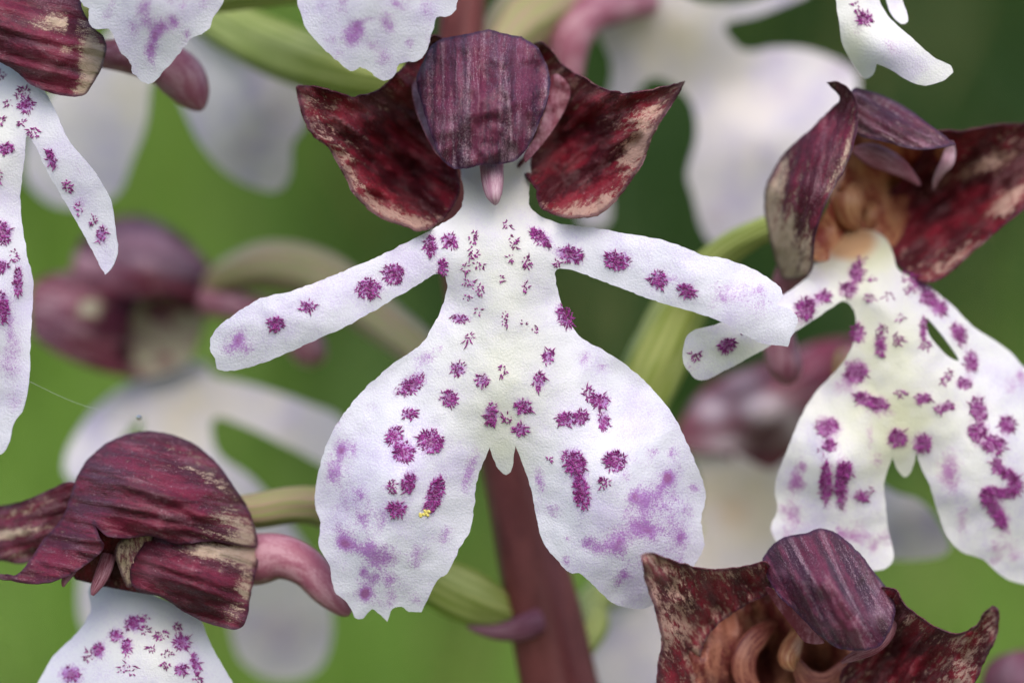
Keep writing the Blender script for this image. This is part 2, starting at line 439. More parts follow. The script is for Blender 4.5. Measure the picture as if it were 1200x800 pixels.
def ground_h(x, y):
    t = min(max((y - 25)/120.0, 0), 1)
    t2 = min(max((y - 145)/1500.0, 0), 1)
    return -24 + 62*t*t*(3 - 2*t) + 90*t2 + 0.9*noise.noise(Vector((x*0.08, y*0.08, 1)))

def build_ground():
    def axis_pts(lims, core, n):
        c = list(np.linspace(core[0], core[1], n)); lo, hi = [], []
        s = (core[1] - core[0])/n; v = core[0]
        while v > lims[0]: s *= 1.3; v -= s; lo.append(v)
        s = (core[1] - core[0])/n; v = core[1]
        while v < lims[1]: s *= 1.3; v += s; hi.append(v)
        return lo[::-1] + c + hi
    xs = axis_pts((-6000, 6000), (-60, 60), 60); ys = axis_pts((-6000, 6000), (-30, 180), 90)
    vs = [(x, y, ground_h(x, y)) for y in ys for x in xs]; nx = len(xs)
    fs = [(j*nx + i, j*nx + i + 1, (j + 1)*nx + i + 1, (j + 1)*nx + i) for j in range(len(ys) - 1) for i in range(nx - 1)]
    me = bpy.data.meshes.new('ground'); me.from_pydata(vs, [], fs)
    me.polygons.foreach_set('use_smooth', [True]*len(fs))
    o = link('ground', me, ground_material()); o['kind'] = 'structure'
    o['label'] = 'grassy meadow ground rising in a bank behind the orchid'; o['category'] = 'ground'
build_ground()

def build_grass():
    vs, fs, tint = [], [], []
    r = random.Random(3)
    for i in range(15000):
        y = 22 + 170*r.random()**1.25
        x = r.uniform(-1, 1)*(8 + 0.30*(y + 10))
        g = ground_h(x, y)
        clump = noise.noise(Vector((x*0.10, y*0.05, 3.3))) ; c2 = noise.noise(Vector((x*0.22, y*0.12, 9.1)))
        H = r.uniform(6, 13)*(1 + 0.35*clump) + (4 if y < 50 else 0)
        wd = r.uniform(0.25, 0.55)*(1 + 0.006*y)
        az_ = r.uniform(0, 2*math.pi); lean = r.uniform(0.15, 0.7)
        ld = Vector((math.cos(az_), math.sin(az_), 0)); sd2 = Vector((-ld.y, ld.x, 0))
        if r.random() < 0.6: sd2 = Vector((1, r.uniform(-0.4, 0.4), 0)).normalized()
        b = len(vs); N = 4
        side = x/(y + 10)
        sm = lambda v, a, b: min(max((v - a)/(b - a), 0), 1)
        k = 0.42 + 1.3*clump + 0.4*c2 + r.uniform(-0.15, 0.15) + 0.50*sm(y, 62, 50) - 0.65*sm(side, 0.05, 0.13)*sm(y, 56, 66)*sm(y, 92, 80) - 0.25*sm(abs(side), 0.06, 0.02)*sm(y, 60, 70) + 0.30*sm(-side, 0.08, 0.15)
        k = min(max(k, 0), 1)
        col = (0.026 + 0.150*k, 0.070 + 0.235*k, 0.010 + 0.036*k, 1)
        if r.random() < 0.05: col = (0.26, 0.24, 0.08, 1)
        for s in range(N + 1):
            t = s/N
            p = Vector((x, y, g)) + Vector((0, 0, H*(t - 0.22*lean*t*t))) + ld*(H*lean*t*t*0.7)
            ww = wd*(1 - t**1.8)*0.5 + 0.01
            vs += [tuple(p - sd2*ww), tuple(p + sd2*ww)]; tint += [col, col]
            if s: fs.append((b + 2*s - 2, b + 2*s - 1, b + 2*s + 1, b + 2*s))
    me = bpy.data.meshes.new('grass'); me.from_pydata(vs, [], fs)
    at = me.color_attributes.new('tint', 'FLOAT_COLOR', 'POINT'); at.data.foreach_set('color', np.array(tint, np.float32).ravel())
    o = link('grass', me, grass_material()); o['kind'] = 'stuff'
    o['label'] = 'soft green meadow grass far behind the orchid spike'; o['category'] = 'grass'
build_grass()

# ================================================================== stem
STEM = [(668, 860, 1.0, 47), (654, 800, 1.0, 45), (632, 700, 1.0, 42), (600, 560, 1.02, 33), (572, 440, 1.02, 30), (549, 335, 1.02, 29),
        (535, 180, 1.02, 28), (537, 60, 1.02, 27), (548, -60, 1.02, 25), (556, -260, 1.05, 20), (560, -520, 1.05, 12), (562, -700, 1.05, 5)]
t0 = thing('flower_stem', 'dark maroon upright stem carrying all the orchid flowers', 'stem', P(668, 860, 1.0))
low = P(700, 1000, 1.0)
tube('stalk', t0, M_STEM, [(3100, 8600, 1.0, 70), (2200, 6200, 1.0, 64), (1400, 3600, 1.0, 58), (850, 1600, 1.0, 52), (712, 1050, 1.0, 49)] + STEM, seg=28, ridges=5, rdepth=0.05, twist=0.6, sub=8)

G = 'orchid flowers on the spike'
def flower(label, base):
    return thing('orchid_flower', label, 'flower', P(*base), G)

# ================================================================== F1: the central flower
F1_LIP = [(545, 165), (540, 205), (544, 226), (537, 249), (514, 264), (457, 294), (392, 322), (344, 340), (305, 350), (266, 374), (249, 392), (246, 408),
          (252, 420), (257, 434), (288, 431), (327, 418), (373, 397), (412, 379), (457, 353), (487, 335), (509, 322), (520, 322), (524, 334), (520, 354), (509, 379), (492, 404),
          (457, 429), (425, 458), (399, 490), (384, 517), (375, 545), (370, 570), (369, 591), (375, 612), (374, 642), (387, 663), (391, 689), (408, 708),
          (416, 724, 1), (425, 724), (436, 713, 1), (446, 720), (454, 728, 1), (460, 713), (470, 711), (479, 716), (494, 717, 1), (503, 698), (513, 679), (524, 672), (538, 643), (550, 623),
          (556, 591), (558, 566), (565, 545), (574, 524, 1), (578, 538), (586, 552), (593, 556), (600, 549), (604, 522, 1), (613, 545), (622, 572), (628, 604), (636, 634),
          (652, 655), (667, 670), (682, 673), (703, 693), (720, 707), (745, 713), (765, 709), (792, 690), (815, 660), (825, 638), (822, 612), (827, 579), (820, 555), (811, 532),
          (796, 499), (779, 472), (754, 445), (728, 423), (703, 408), (688, 400), (673, 386), (659, 360), (653, 337), (650, 319), (656, 315), (668, 316), (700, 327), (742, 343), (768, 353),
          (814, 366), (850, 379), (872, 392), (893, 402), (923, 406, 1), (927, 396), (935, 377), (931, 366), (923, 361, 1), (909, 357, 1), (918, 347, 1), (914, 337), (898, 324), (872, 311), (846, 303),
          (820, 298), (795, 287), (768, 279), (736, 274), (710, 269), (671, 264), (643, 258), (622, 243), (620, 222), (622, 200), (612, 165)]
F1_LIPC = [(578, 165, .42), (578, 205, .24), (578, 240, .09), (545, 230, .14), (615, 230, .14), (580, 290, .0), (585, 350, -.02), (530, 350, .05), (648, 350, .05), (590, 440, -.05), (590, 520, 0),
           (592, 553, .03), (460, 560, -.07), (715, 560, -.07), (372, 590, .13), (826, 585, .13), (430, 722, .10), (480, 715, .08), (745, 712, .10), (815, 660, .15), (556, 590, .05), (627, 600, .05),
           (440, 640, -.02), (740, 640, -.02), (425, 460, .06), (755, 447, .06), (500, 300, .02), (375, 362, -.07), (280, 405, -.05), (250, 405, -.02), (380, 327, -.05), (380, 394, -.05),
           (690, 292, .02), (800, 325, -.08), (930, 380, -.05), (860, 345, -.085), (800, 290, -.055), (800, 362, -.055), (880, 318, -.05), (880, 395, -.06)]
F1_STAIN = [(282, 405, 20, 16, 0, .42), (500, 420, 13, 7, -25, .6), (514, 408, 6, 5, 0, .4), (550, 552, 7, 27, 15, .62), (686, 421, 7, 10, 0, .6), (705, 431, 6, 5, 0, .5), (788, 327, 9, 4, 0, .5), (862, 343, 34, 14, 10, .40), (890, 365, 18, 10, 0, .22),
            (633, 562, 6, 15, -15, .65), (648, 598, 9, 9, 0, .5), (750, 587, 14, 13, 0, .62), (724, 630, 24, 13, -20, .65), (775, 580, 24, 22, 0, .5), (784, 557, 8, 7, 0, .6), (757, 612, 26, 18, 0, .45),
            (698, 642, 18, 7, 15, .55), (724, 644, 9, 9, 0, .6), (723, 681, 5, 6, 0, .6), (792, 621, 15, 18, 0, .45), (664, 630, 5, 4, 0, .5), (790, 530, 8, 10, 0, .35), (770, 655, 22, 10, 0, .25),
            (397, 545, 15, 25, 10, .40), (422, 578, 10, 9, 0, .45), (405, 630, 11, 14, 0, .55), (416, 640, 18, 7, 10, .65), (448, 651, 22, 13, 0, .55), (426, 672, 6, 12, 0, .5), (455, 678, 6, 9, 0, .6), (486, 655, 8, 13, 0, .40),
            (520, 627, 15, 9, -35, .45), (427, 606, 10, 12, 0, .40), (436, 476, 10, 6, 0, .25), (410, 590, 25, 25, 0, .2), (460, 690, 30, 12, 0, .25), (763, 485, 6, 6, 0, .3)]
F1_TUFT = [(504, 288, 7, 12), (527, 282, 8, 8), (555, 278, 5, 7, 0, .8), (519, 314, 6, 9), (461, 321, 12, 11), (432, 338, 13, 11), (361, 359, 9, 6, -15, .8), (323, 379, 9, 8),
           (555, 293, 5, 4, 0, .5), (553, 300, 7, 5, 0, .5), (545, 314, 5, 5, 0, .5), (562, 310, 6, 4, 0, .6), (550, 333, 7, 6, 0, .4), (563, 340, 5, 5, 0, .7), (548, 348, 5, 3, 0, .7),
           (539, 373, 11, 5, 0, .8), (561, 363, 5, 6, 0, .3), (550, 396, 5, 5, 0, .7), (537, 432, 8, 8, 0, .8), (565, 446, 7, 8, 0, .8), (527, 467, 9, 9), (481, 451, 17, 9, -33),
           (633, 278, 14, 7, 42), (668, 298, 15, 9, 10), (652, 309, 4, 4), (723, 306, 14, 10, 10), (771, 328, 10, 9), (804, 340, 10, 7, 20), (595, 264, 6, 5, 0, .5), (602, 280, 5, 4, 30, .7), (602, 289, 4, 4, 0, .7), (599, 302, 4, 4, 0, .6),
           (618, 307, 5, 8, 0, .8), (616, 336, 4, 6, 0, .7), (585, 326, 5, 5, 0, .3), (663, 371, 8, 14, -28), (592, 374, 4, 9, 0, .6), (627, 386, 4, 6, 0, .4), (614, 377, 4, 5, 0, .3), (643, 418, 6, 9, 15, .8), (589, 435, 5, 8, 0, .6),
           (632, 447, 7, 10, 0, .8), (613, 476, 9, 8, 20), (689, 460, 6, 6), (703, 469, 11, 8, 20), (662, 491, 9, 8), (681, 489, 8, 8), (708, 494, 6, 10, -10), (480, 484, 8, 6), (462, 510, 8, 11, 15), (473, 530, 12, 11, -15), (505, 517, 14, 13),
           (576, 485, 7, 13), (594, 491, 6, 6, 0, .6), (610, 503, 9, 6, 0, .9), (460, 570, 5, 8, 0, .9), (479, 565, 8, 12, 10), (465, 596, 10, 8), (509, 580, 9, 22, 20), (673, 542, 12, 16, -25), (681, 576, 9, 19, -8), (721, 540, 12, 11), (708, 565, 6, 6), (644, 538, 3, 3)]
F1_TONE = [(585, 330, 60, 130, 0, .5), (590, 460, 90, 70, 0, .42), (590, 530, 30, 40, 0, .5), (580, 200, 60, 50, 0, .7)]
def extra_stains(seed, regions):
    r = random.Random(seed); out = []
    for cx, cy, rx, ry, n in regions:
        for _ in range(n):
            t, q_ = r.uniform(0, 6.283), math.sqrt(r.random())
            out.append((cx + rx*q_*math.cos(t), cy + ry*q_*math.sin(t), r.uniform(3, 9), r.uniform(4, 11), r.uniform(-40, 40), r.uniform(0.2, 0.5)))
    return out
F1_STAIN += extra_stains(5, [(415, 610, 40, 90, 22), (460, 670, 60, 40, 14), (770, 590, 48, 80, 26), (730, 650, 70, 40, 18), (400, 520, 18, 40, 6), (850, 345, 60, 18, 7), (280, 405, 26, 14, 5)])
f1 = flower('white purple-spotted flower with outspread arms hanging whole in front of the maroon stem', (575, 120, 0.75))
make_lip(f1, F1_LIP, F1_LIPC, F1_STAIN, F1_TUFT, F1_TONE, jitter=1.3, step=4.6, wave=0.010, dens=1.15)

def dorsal_f1(parent, dx=0, dy=0, dd=0, mat=None):
    ol = shift([(519, 45, 1), (545, 41), (573, 34, 1), (590, 39), (611, 43, 1), (631, 56, 1), (642, 80), (645, 102), (638, 128), (627, 156), (613, 180), (597, 191), (569, 193), (536, 198), (517, 186), (504, 153), (493, 119), (488, 94), (495, 73), (505, 54)], dx, dy)
    ct = [(a + dx, b + dy, c + dd) for a, b, c in ((570, 110, -.09), (570, 150, -.13), (570, 194, -.10), (570, 70, -.02), (573, 35, .12), (525, 43, .16), (620, 43, .16), (489, 94, .17), (647, 95, .17), (503, 152, .03), (632, 152, .03), (520, 187, -.02), (612, 183, -.02), (520, 100, .0), (616, 100, .0), (530, 160, -.07), (606, 160, -.07))]
    return sheet('dorsal_sepal', parent, mat or M_DORSAL, ol, ct, pig=(0.66, [(570 + dx, 60 + dy, 70, 45, 0, -.10), (575 + dx, 175 + dy, 60, 30, 0, .25), (512 + dx, 130 + dy, 14, 70, 0, .30), (628 + dx, 130 + dy, 12, 50, 0, .22), (560 + dx, 120 + dy, 8, 60, 0, .18), (595 + dx, 90 + dy, 6, 40, 0, .12)]),  # darker bands down both sides paint in the shading of the cup
                 tone=(0, [(520 + dx, 150 + dy, 10, 16, 0, .3), (612 + dx, 145 + dy, 7, 10, 0, .45), (600 + dx, 178 + dy, 7, 6, 0, .45)]), step=4.6, axis=90, thick=0.02, jitter=1.0, wave=0.045, wscale=0.03, wrk=0.045, wfreq=0.085,
                 fn=lambda x, y: 0.010*np.cos((x - 570 - dx)*0.13)*np.clip((200 + dy - y)/50, 0, 1))

def lat_left_f1(parent, dx=0, dy=0, dd=0):
    ol = shift([(348, 101, 1), (361, 100), (388, 107), (416, 113), (445, 105), (460, 90), (472, 80), (482, 66), (496, 50), (512, 42), (530, 60), (520, 95), (516, 140), (525, 180), (537, 205), (538, 218), (534, 236), (516, 259), (495, 270), (470, 263), (441, 251), (416, 227), (396, 190), (383, 172), (366, 158), (355, 134)], dx, dy)
    ct = [(a + dx, b + dy, c + dd) for a, b, c in ((350, 104, -.10), (370, 120, .0), (416, 113, .10), (445, 106, .16), (480, 78, .30), (510, 46, .36), (525, 65, .40), (420, 150, .14), (450, 190, .34), (495, 190, .40), (520, 150, .42), (470, 230, .26), (500, 240, .26), (470, 262, .02), (496, 269, .04), (441, 250, .02), (416, 226, .0), (384, 172, -.02), (356, 135, -.08), (536, 215, .26), (533, 236, .22))]
    return sheet('lateral_sepal', parent, M_INNER, ol, ct, pig=(0.62, [(470, 185, 50, 55, 30, .45), (400, 140, 40, 22, 20, .15), (500, 225, 25, 30, 0, .35), (468, 258, 75, 17, 14, -.50), (405, 205, 18, 45, -30, -.36), (372, 135, 18, 26, -30, -.15)] if dx == 0 else ()),
                 tone=(0, [(455, 115, 50, 14, -20, .22), (355, 115, 8, 14, 0, .4)] if dx == 0 else ()), step=4.6, axis=35, thick=0.018, jitter=1.4, wave=0.05, wscale=0.03, wrk=0.075, wfreq=0.075, roll=-0.045)

def lat_right_f1(parent, dx=0, dy=0, dd=0):
    ol = shift([(802, 95, 1), (780, 102), (742, 109), (710, 105), (685, 91), (670, 84), (658, 74), (645, 58), (630, 50), (615, 65), (625, 100), (630, 140), (618, 175), (608, 195), (618, 208), (627, 219), (635, 243), (656, 253), (685, 255), (710, 245), (734, 218), (755, 186), (762, 164), (772, 144), (783, 127), (796, 107)], dx, dy)
    ct = [(a + dx, b + dy, c + dd) for a, b, c in ((802, 95, -.12), (780, 112, -.02), (742, 109, .08), (700, 102, .16), (660, 80, .30), (632, 52, .36), (618, 66, .40), (730, 150, .12), (690, 170, .32), (650, 160, .40), (625, 175, .36), (670, 215, .24), (640, 215, .20), (656, 252, .04), (686, 254, .02), (712, 243, .0), (735, 217, .0), (756, 184, -.02), (772, 144, -.04), (612, 195, .30), (632, 240, .10))]
    return sheet('lateral_sepal', parent, M_INNER, ol, ct, pig=(0.58, [(680, 180, 45, 50, -30, .40), (660, 225, 30, 24, 0, .35), (688, 246, 60, 15, -12, -.50), (752, 170, 18, 50, 25, -.38), (635, 150, 14, 40, 15, -.25), (730, 115, 40, 10, 5, .2)] if dx == 0 else ()),
                 tone=(0, [(690, 105, 40, 10, 15, .25), (648, 130, 10, 45, 10, .55), (785, 115, 14, 10, 0, .4)] if dx == 0 else ()), step=4.6, axis=-35, thick=0.018, jitter=1.4, wave=0.05, wscale=0.03, wrk=0.075, wfreq=0.075, roll=-0.045)
dorsal_f1(f1); lat_left_f1(f1); lat_right_f1(f1)
sheet('petal', f1, M_PETAL, [(484, 98), (495, 95), (506, 130), (520, 170), (530, 190), (512, 180), (496, 150), (486, 122)], [(485, 100, .22), (510, 130, .3), (525, 188, .10), (496, 150, .16), (487, 122, .19)], step=4.5, thick=0.012, wave=.02, wscale=.04)
sheet('petal', f1, M_PETAL, [(648, 88), (664, 96), (668, 112), (658, 136), (644, 158), (628, 178), (616, 190), (614, 182), (630, 155), (640, 125)], [(650, 90, .26), (666, 104, .27), (656, 140, .24), (630, 175, .16), (640, 130, .24)], step=4.5, thick=0.012, wave=.03, wscale=.04)
tube('column', f1, M_COLUMN, [(577, 170, .22, 16), (577, 195, .09, 14), (578, 212, .01, 13), (579, 227, -.03, 10), (580, 235, -.03, 6), (580, 239, -.02, 2)], seg=16, ridges=3, rdepth=0.06)
tube('ovary', f1, M_OVARY, [(572, 150, .30, 14), (566, 130, .5, 20), (556, 130, .75, 22), (545, 140, .95, 16)], ridges=6)

# ================================================================== F2: the flower on the upper right
f2 = flower('flower turned aside with half-open orange-throated hood and bold spots, beneath the blurred white back', (930, 290, 0.9))
o2 = 0.36
F2_LIP = [(958, 290), (955, 306), (948, 322), (936, 333), (915, 347), (870, 368), (836, 381), (815, 386), (804, 397), (800, 421), (808, 436), (822, 446), (846, 436), (905, 404), (944, 381), (972, 362), (988, 353), (999, 360),
          (1003, 379), (998, 407), (983, 431), (958, 457), (940, 485), (923, 525), (910, 559), (908, 576), (911, 597), (904, 614), (906, 628), (925, 650), (970, 668), (1026, 669), (1043, 662), (1047, 648), (1041, 621),
          (1038, 593), (1036, 566), (1041, 549), (1046, 535, 1), (1051, 549), (1060, 559), (1068, 551), (1074, 531, 1), (1080, 549), (1091, 573), (1098, 597), (1108, 624), (1125, 645), (1152, 655), (1166, 668), (1180, 678), (1202, 685),
          (1235, 690), (1270, 650), (1285, 580), (1275, 520), (1255, 490), (1246, 470), (1225, 445), (1200, 430), (1186, 414), (1168, 400), (1140, 382), (1116, 358), (1088, 335), (1070, 326), (1053, 316), (1046, 295), (1034, 276), (1008, 268), (978, 274)]
F2_C = [(1008, 268, .64), (958, 292, .56), (985, 290, .50), (1012, 290, .48), (948, 318, .44), (1020, 310, .40), (1030, 360, .32), (1030, 420, .30), (1050, 500, .30), (1060, 555, .36), (980, 540, .24), (908, 580, .40), (975, 665, .36), (1040, 600, .36), (1130, 570, .30), (1180, 675, .42), (1280, 580, .6), (1095, 600, .38),
        (1000, 370, .36), (950, 350, .28), (870, 395, .16), (803, 415, .12), (850, 435, .18), (1085, 340, .40), (1130, 400, .38), (1200, 440, .44), (1230, 560, .4), (960, 460, .38)]
F2_T = [(1010, 306, 5, 5), (1004, 320, 8, 11), (1021, 325, 4, 4), (994, 339, 9, 8), (1019, 348, 5, 5), (1042, 347, 5, 4, 0, .6), (965, 347, 8, 7), (944, 362, 11, 14, 20), (1054, 370, 4, 4, 0, .6), (1005, 390, 8, 11), (1036, 385, 5, 4), (1051, 398, 6, 6), (1032, 405, 6, 13),
        (1004, 435, 12, 12, -40), (1012, 467, 12, 7, 15), (1030, 474, 10, 8), (1056, 461, 6, 4), (1082, 467, 9, 6), (1107, 477, 11, 5, -15), (1130, 449, 8, 7), (1107, 447, 5, 4), (1088, 349, 9, 9), (1101, 361, 8, 9), (1077, 331, 8, 7), (1063, 325, 6, 6), (1066, 342, 5, 5), (1124, 391, 8, 12, -20), (1138, 423, 8, 11, -10),
        (1082, 386, 4, 12), (1084, 404, 6, 6), (1110, 438, 5, 5), (1147, 479, 9, 13, -20), (1180, 498, 9, 9), (1145, 506, 10, 11), (1165, 520, 13, 10), (970, 500, 13, 11), (972, 522, 8, 7), (963, 526, 4, 4), (1052, 513, 10, 10), (1081, 519, 9, 11), (968, 566, 7, 24), (986, 568, 7, 26), (991, 551, 8, 10), (1010, 582, 7, 7), (1020, 574, 4, 5, 0, .6),
        (1169, 546, 6, 8), (1181, 556, 10, 7, 35), (1191, 568, 7, 10), (1180, 578, 11, 6), (1164, 576, 11, 6), (1156, 582, 7, 9), (1165, 597, 7, 12, -20), (1173, 610, 6, 9), (852, 404, 10, 7, -20), (816, 416, 6, 6), (872, 389, 4, 3)]
F2_S = [(990, 449, 15, 10, -40, .6), (1019, 510, 5, 15, 0, .5), (1113, 552, 13, 22, 0, .8), (930, 607, 10, 20, 0, .6), (1009, 631, 28, 12, 0, .4), (1128, 610, 7, 20, 0, .5), (935, 560, 8, 25, 10, .4), (1029, 540, 8, 10, 0, .5), (1180, 640, 25, 14, 0, .3), (1190, 450, 20, 10, 0, .3), (1035, 485, 30, 8, 0, .2), (812, 430, 9, 6, 0, .3)]
make_lip(f2, F2_LIP, F2_C, F2_S + extra_stains(6, [(935, 590, 22, 50, 8), (1000, 630, 45, 25, 9), (1190, 620, 40, 50, 12), (1190, 440, 30, 20, 5)]), F2_T, [(1030, 400, 60, 120, 0, .7), (1055, 500, 60, 60, 0, .75), (850, 415, 60, 20, 0, .35), (990, 280, 50, 34, 0, 1.9)], mat=M_LIP_CREAM, jitter=0.9, step=5.2,
         hole=[(1085, 372), (1098, 385), (1112, 403), (1124, 422), (1112, 418), (1098, 404), (1088, 390)], wave=0.012, dens=0.95, hl=5)
# hood
sheet('lateral_sepal', f2, M_HOOD, [(968, 97, 1), (982, 97), (994, 104), (1003, 118), (1005, 135), (1003, 155), (994, 188), (980, 216), (963, 250), (954, 283), (951, 318), (935, 326), (917, 326), (906, 297), (897, 255), (895, 230), (901, 209), (920, 178), (948, 153), (972, 129), (984, 117), (979, 107)],
      [(975, 98, .20), (1000, 115, .22), (1004, 150, .18), (980, 216, .16), (952, 310, .30), (960, 180, .22), (940, 230, .22), (900, 225, .46), (905, 290, .5), (925, 325, .5), (920, 180, .42), (970, 135, .34)],
      pig=(0.36, [(965, 140, 45, 40, -40, .55), (955, 225, 22, 70, 12, .40), (925, 225, 6, 40, 15, .28), (938, 250, 4, 40, 5, .25), (930, 195, 10, 50, 20, .15), (915, 290, 30, 40, 0, -.2), (958, 290, 5, 40, 0, .4)]), axis=105, step=4.6, jitter=1.0, wave=0.02, wscale=0.03, thick=0.016)
sheet('dorsal_sepal', f2, M_PURPLE, [(1000, 104), (1012, 105), (1032, 111), (1060, 125), (1088, 145), (1108, 160), (1120, 169, 1), (1095, 174), (1070, 175), (1039, 167), (1010, 160), (998, 150), (994, 125)],
      [(1000, 106, .30), (1035, 112, .40), (1060, 126, .38), (1118, 168, .22), (1070, 173, .24), (1010, 158, .34), (1050, 145, .22)], pig=(0.55, [(1060, 150, 50, 20, 30, .2), (1005, 115, 14, 12, 0, .2)]), axis=30, jitter=0.8, wave=0.02, wscale=0.03)
sheet('lateral_sepal', f2, M_INNER, [(1090, 160), (1104, 153), (1125, 154), (1148, 150), (1165, 147), (1183, 145), (1225, 147), (1250, 165), (1240, 205), (1222, 227), (1183, 258), (1137, 297), (1110, 321), (1088, 331), (1062, 318), (1040, 297), (1018, 278), (1020, 252), (1045, 225), (1075, 190)],
      [(1090, 165, .45), (1148, 150, .46), (1183, 145, .5), (1250, 165, .6), (1183, 258, .42), (1137, 297, .40), (1089, 330, .42), (1040, 295, .6), (1060, 240, .85), (1100, 215, .8), (1140, 220, .66), (1180, 200, .58)],
      pig=(0.72, [(1150, 195, 60, 9, -25, -.40), (1180, 235, 40, 12, -38, -.45), (1110, 315, 45, 12, -35, -.35), (1130, 245, 50, 35, -30, .15)]), axis=-35, step=5, jitter=1.0, wave=0.04, wscale=0.025, wrk=0.05, wfreq=0.06, roll=-0.04)
sheet('throat', f2, M_THROAT_PALE, [(998, 150), (1030, 162), (1080, 172), (1112, 172), (1095, 205), (1070, 245), (1045, 290), (1010, 285), (985, 300), (955, 305), (958, 270), (972, 240), (990, 205)],
      [(1000, 152, .42), (1080, 172, .5), (1110, 174, .5), (1090, 210, .85), (1040, 220, .80), (1000, 220, .55), (1045, 288, .62), (960, 300, .46), (1000, 280, .62)], axis=70, step=5, wave=0.04, wscale=.04, wrk=.05, wfreq=.06)
tube('petal', f2, M_PETAL, [(1000, 176, .40, 4), (1018, 180, .40, 13), (1042, 190, .42, 13), (1062, 202, .45, 8), (1078, 217, .48, 2)], flat=0.35)
tube('petal', f2, M_COLUMN, [(1114, 166, .36, 3), (1113, 178, .38, 7), (1110, 190, .38, 8), (1103, 200, .40, 6), (1097, 211, .44, 4), (1094, 222, .48, 1)], flat=0.45)
tube('column', f2, M_ANTHER, [(1000, 190, .80, 6), (995, 212, .66, 13), (992, 232, .56, 19), (994, 250, .56, 16), (1002, 262, .60, 9), (1008, 266, .64, 2)], seg=18, ridges=2, rdepth=0.12)
tube('column', f2, M_ANTHER, [(1022, 232, .82, 4), (1022, 248, .66, 9), (1017, 262, .66, 10), (1008, 274, .70, 11), (1000, 286, .76, 8), (996, 292, .8, 3)], seg=14)
tube('spur', f2, M_SPUR, [(935, 305, .62, 20), (922, 335, .72, 19), (912, 375, .8, 18), (915, 410, .8, 20), (921, 432, .8, 20), (924, 446, .8, 11), (925, 450, .8, 3)])
tube('ovary', f2, M_OVARY, [(925, 262, .65, 14), (890, 272, .75, 15), (842, 302, .95, 20), (800, 358, 1.1, 28), (768, 425, 1.15, 34), (738, 490, 1.15, 30), (680, 540, 1.1, 20), (615, 575, 1.02, 14)], ridges=6, twist=1.5)

# ================================================================== F3: the hood at the lower right
f3 = flower('dark maroon horned hood opening on an orange throat, below the bold-spotted flower', (960, 800, 1.1))
d3 = -0.10
sheet('lateral_sepal', f3, M_INNER, [(751, 650, 1), (757, 647), (765, 648), (792, 658), (824, 666), (856, 666), (880, 662), (900, 660), (905, 690), (876, 708), (850, 724), (833, 741), (823, 762), (822, 800), (830, 850), (800, 875), (775, 845), (771, 800), (772, 776), (776, 752), (768, 712), (758, 684)],
      [(752, 650, d3 - .12), (792, 660, d3 + .02), (856, 668, d3 + .12), (900, 670, d3 + .22), (876, 706, d3 + .30), (833, 740, d3 + .36), (825, 790, d3 + .40), (800, 710, d3 + .16), (795, 770, d3 + .2), (758, 684, d3 - .06), (775, 750, d3 - .02), (772, 800, d3), (820, 860, d3 + .25)],
      pig=(0.50, [(800, 690, 30, 26, 30, .10), (860, 690, 50, 22, -20, .22), (765, 675, 10, 24, 0, -.1), (790, 730, 30, 30, 0, -.12), (790, 790, 20, 35, 0, .25)]), tone=(0, [(770, 670, 14, 18, 0, .15)]), axis=60, step=4.4, jitter=1.2, wave=0.06, wscale=0.035, wrk=0.05, wfreq=0.08, roll=-0.04)
sheet('dorsal_sepal', f3, M_DORSAL, [(893, 662), (900, 644), (916, 630), (944, 624), (960, 619), (976, 622), (1000, 640), (1020, 664), (1040, 690), (1048, 704), (1049, 720), (1042, 741), (1028, 758), (1000, 762), (976, 756), (956, 740), (932, 716), (912, 697)],
      [(895, 664, d3 + .22), (916, 631, d3 + .24), (960, 620, d3 + .22), (1000, 640, d3 + .22), (1040, 690, d3 + .24), (1048, 720, d3 + .12), (1026, 758, d3 - .02), (980, 757, d3 - .02), (932, 716, d3 + .06), (960, 670, d3 - .08), (1000, 710, d3 - .10), (930, 670, d3 + .02), (1010, 740, d3 - .09)],
      pig=(0.66, [(930, 650, 30, 20, 0, .1), (960, 700, 10, 50, -30, .25), (1000, 700, 10, 40, -25, .2)]), tone=(0, [(1030, 722, 12, 14, 20, .45), (915, 670, 10, 7, 0, .25), (972, 735, 14, 6, 20, .2)]), axis=62, step=4.4, jitter=1.4, wave=0.03, wscale=0.03, thick=0.02, wrk=0.025, wfreq=0.1,
      fn=lambda x, y: 0.014*np.cos(((x - 960)*0.88 - (y - 690)*0.47)*0.17))
sheet('lateral_sepal', f3, M_INNER, [(1030, 690), (1048, 690), (1060, 708), (1080, 724), (1104, 738), (1124, 742), (1144, 732), (1155, 716), (1163, 709, 1), (1170, 714), (1167, 748), (1154, 772), (1144, 796), (1130, 835), (1080, 865), (1020, 850), (985, 800), (1000, 770), (1030, 745), (1040, 720)],
      [(1045, 692, d3 + .22), (1080, 724, d3 + .12), (1124, 742, d3 + .04), (1165, 711, d3 - .08), (1167, 748, d3 - .06), (1144, 796, d3), (1080, 860, d3 + .2), (1090, 780, d3 + .24), (1040, 770, d3 + .36), (1000, 790, d3 + .40), (1120, 765, d3 + .12), (1055, 730, d3 + .24)],
      pig=(0.60, [(1060, 770, 40, 30, 0, .25), (1110, 780, 20, 20, -20, -.12), (1160, 735, 8, 30, 0, -.12), (1130, 790, 14, 30, 0, -.1)]), axis=-50, step=4.4, jitter=1.4, wave=0.06, wscale=0.035, wrk=0.05, wfreq=0.08, roll=-0.04)
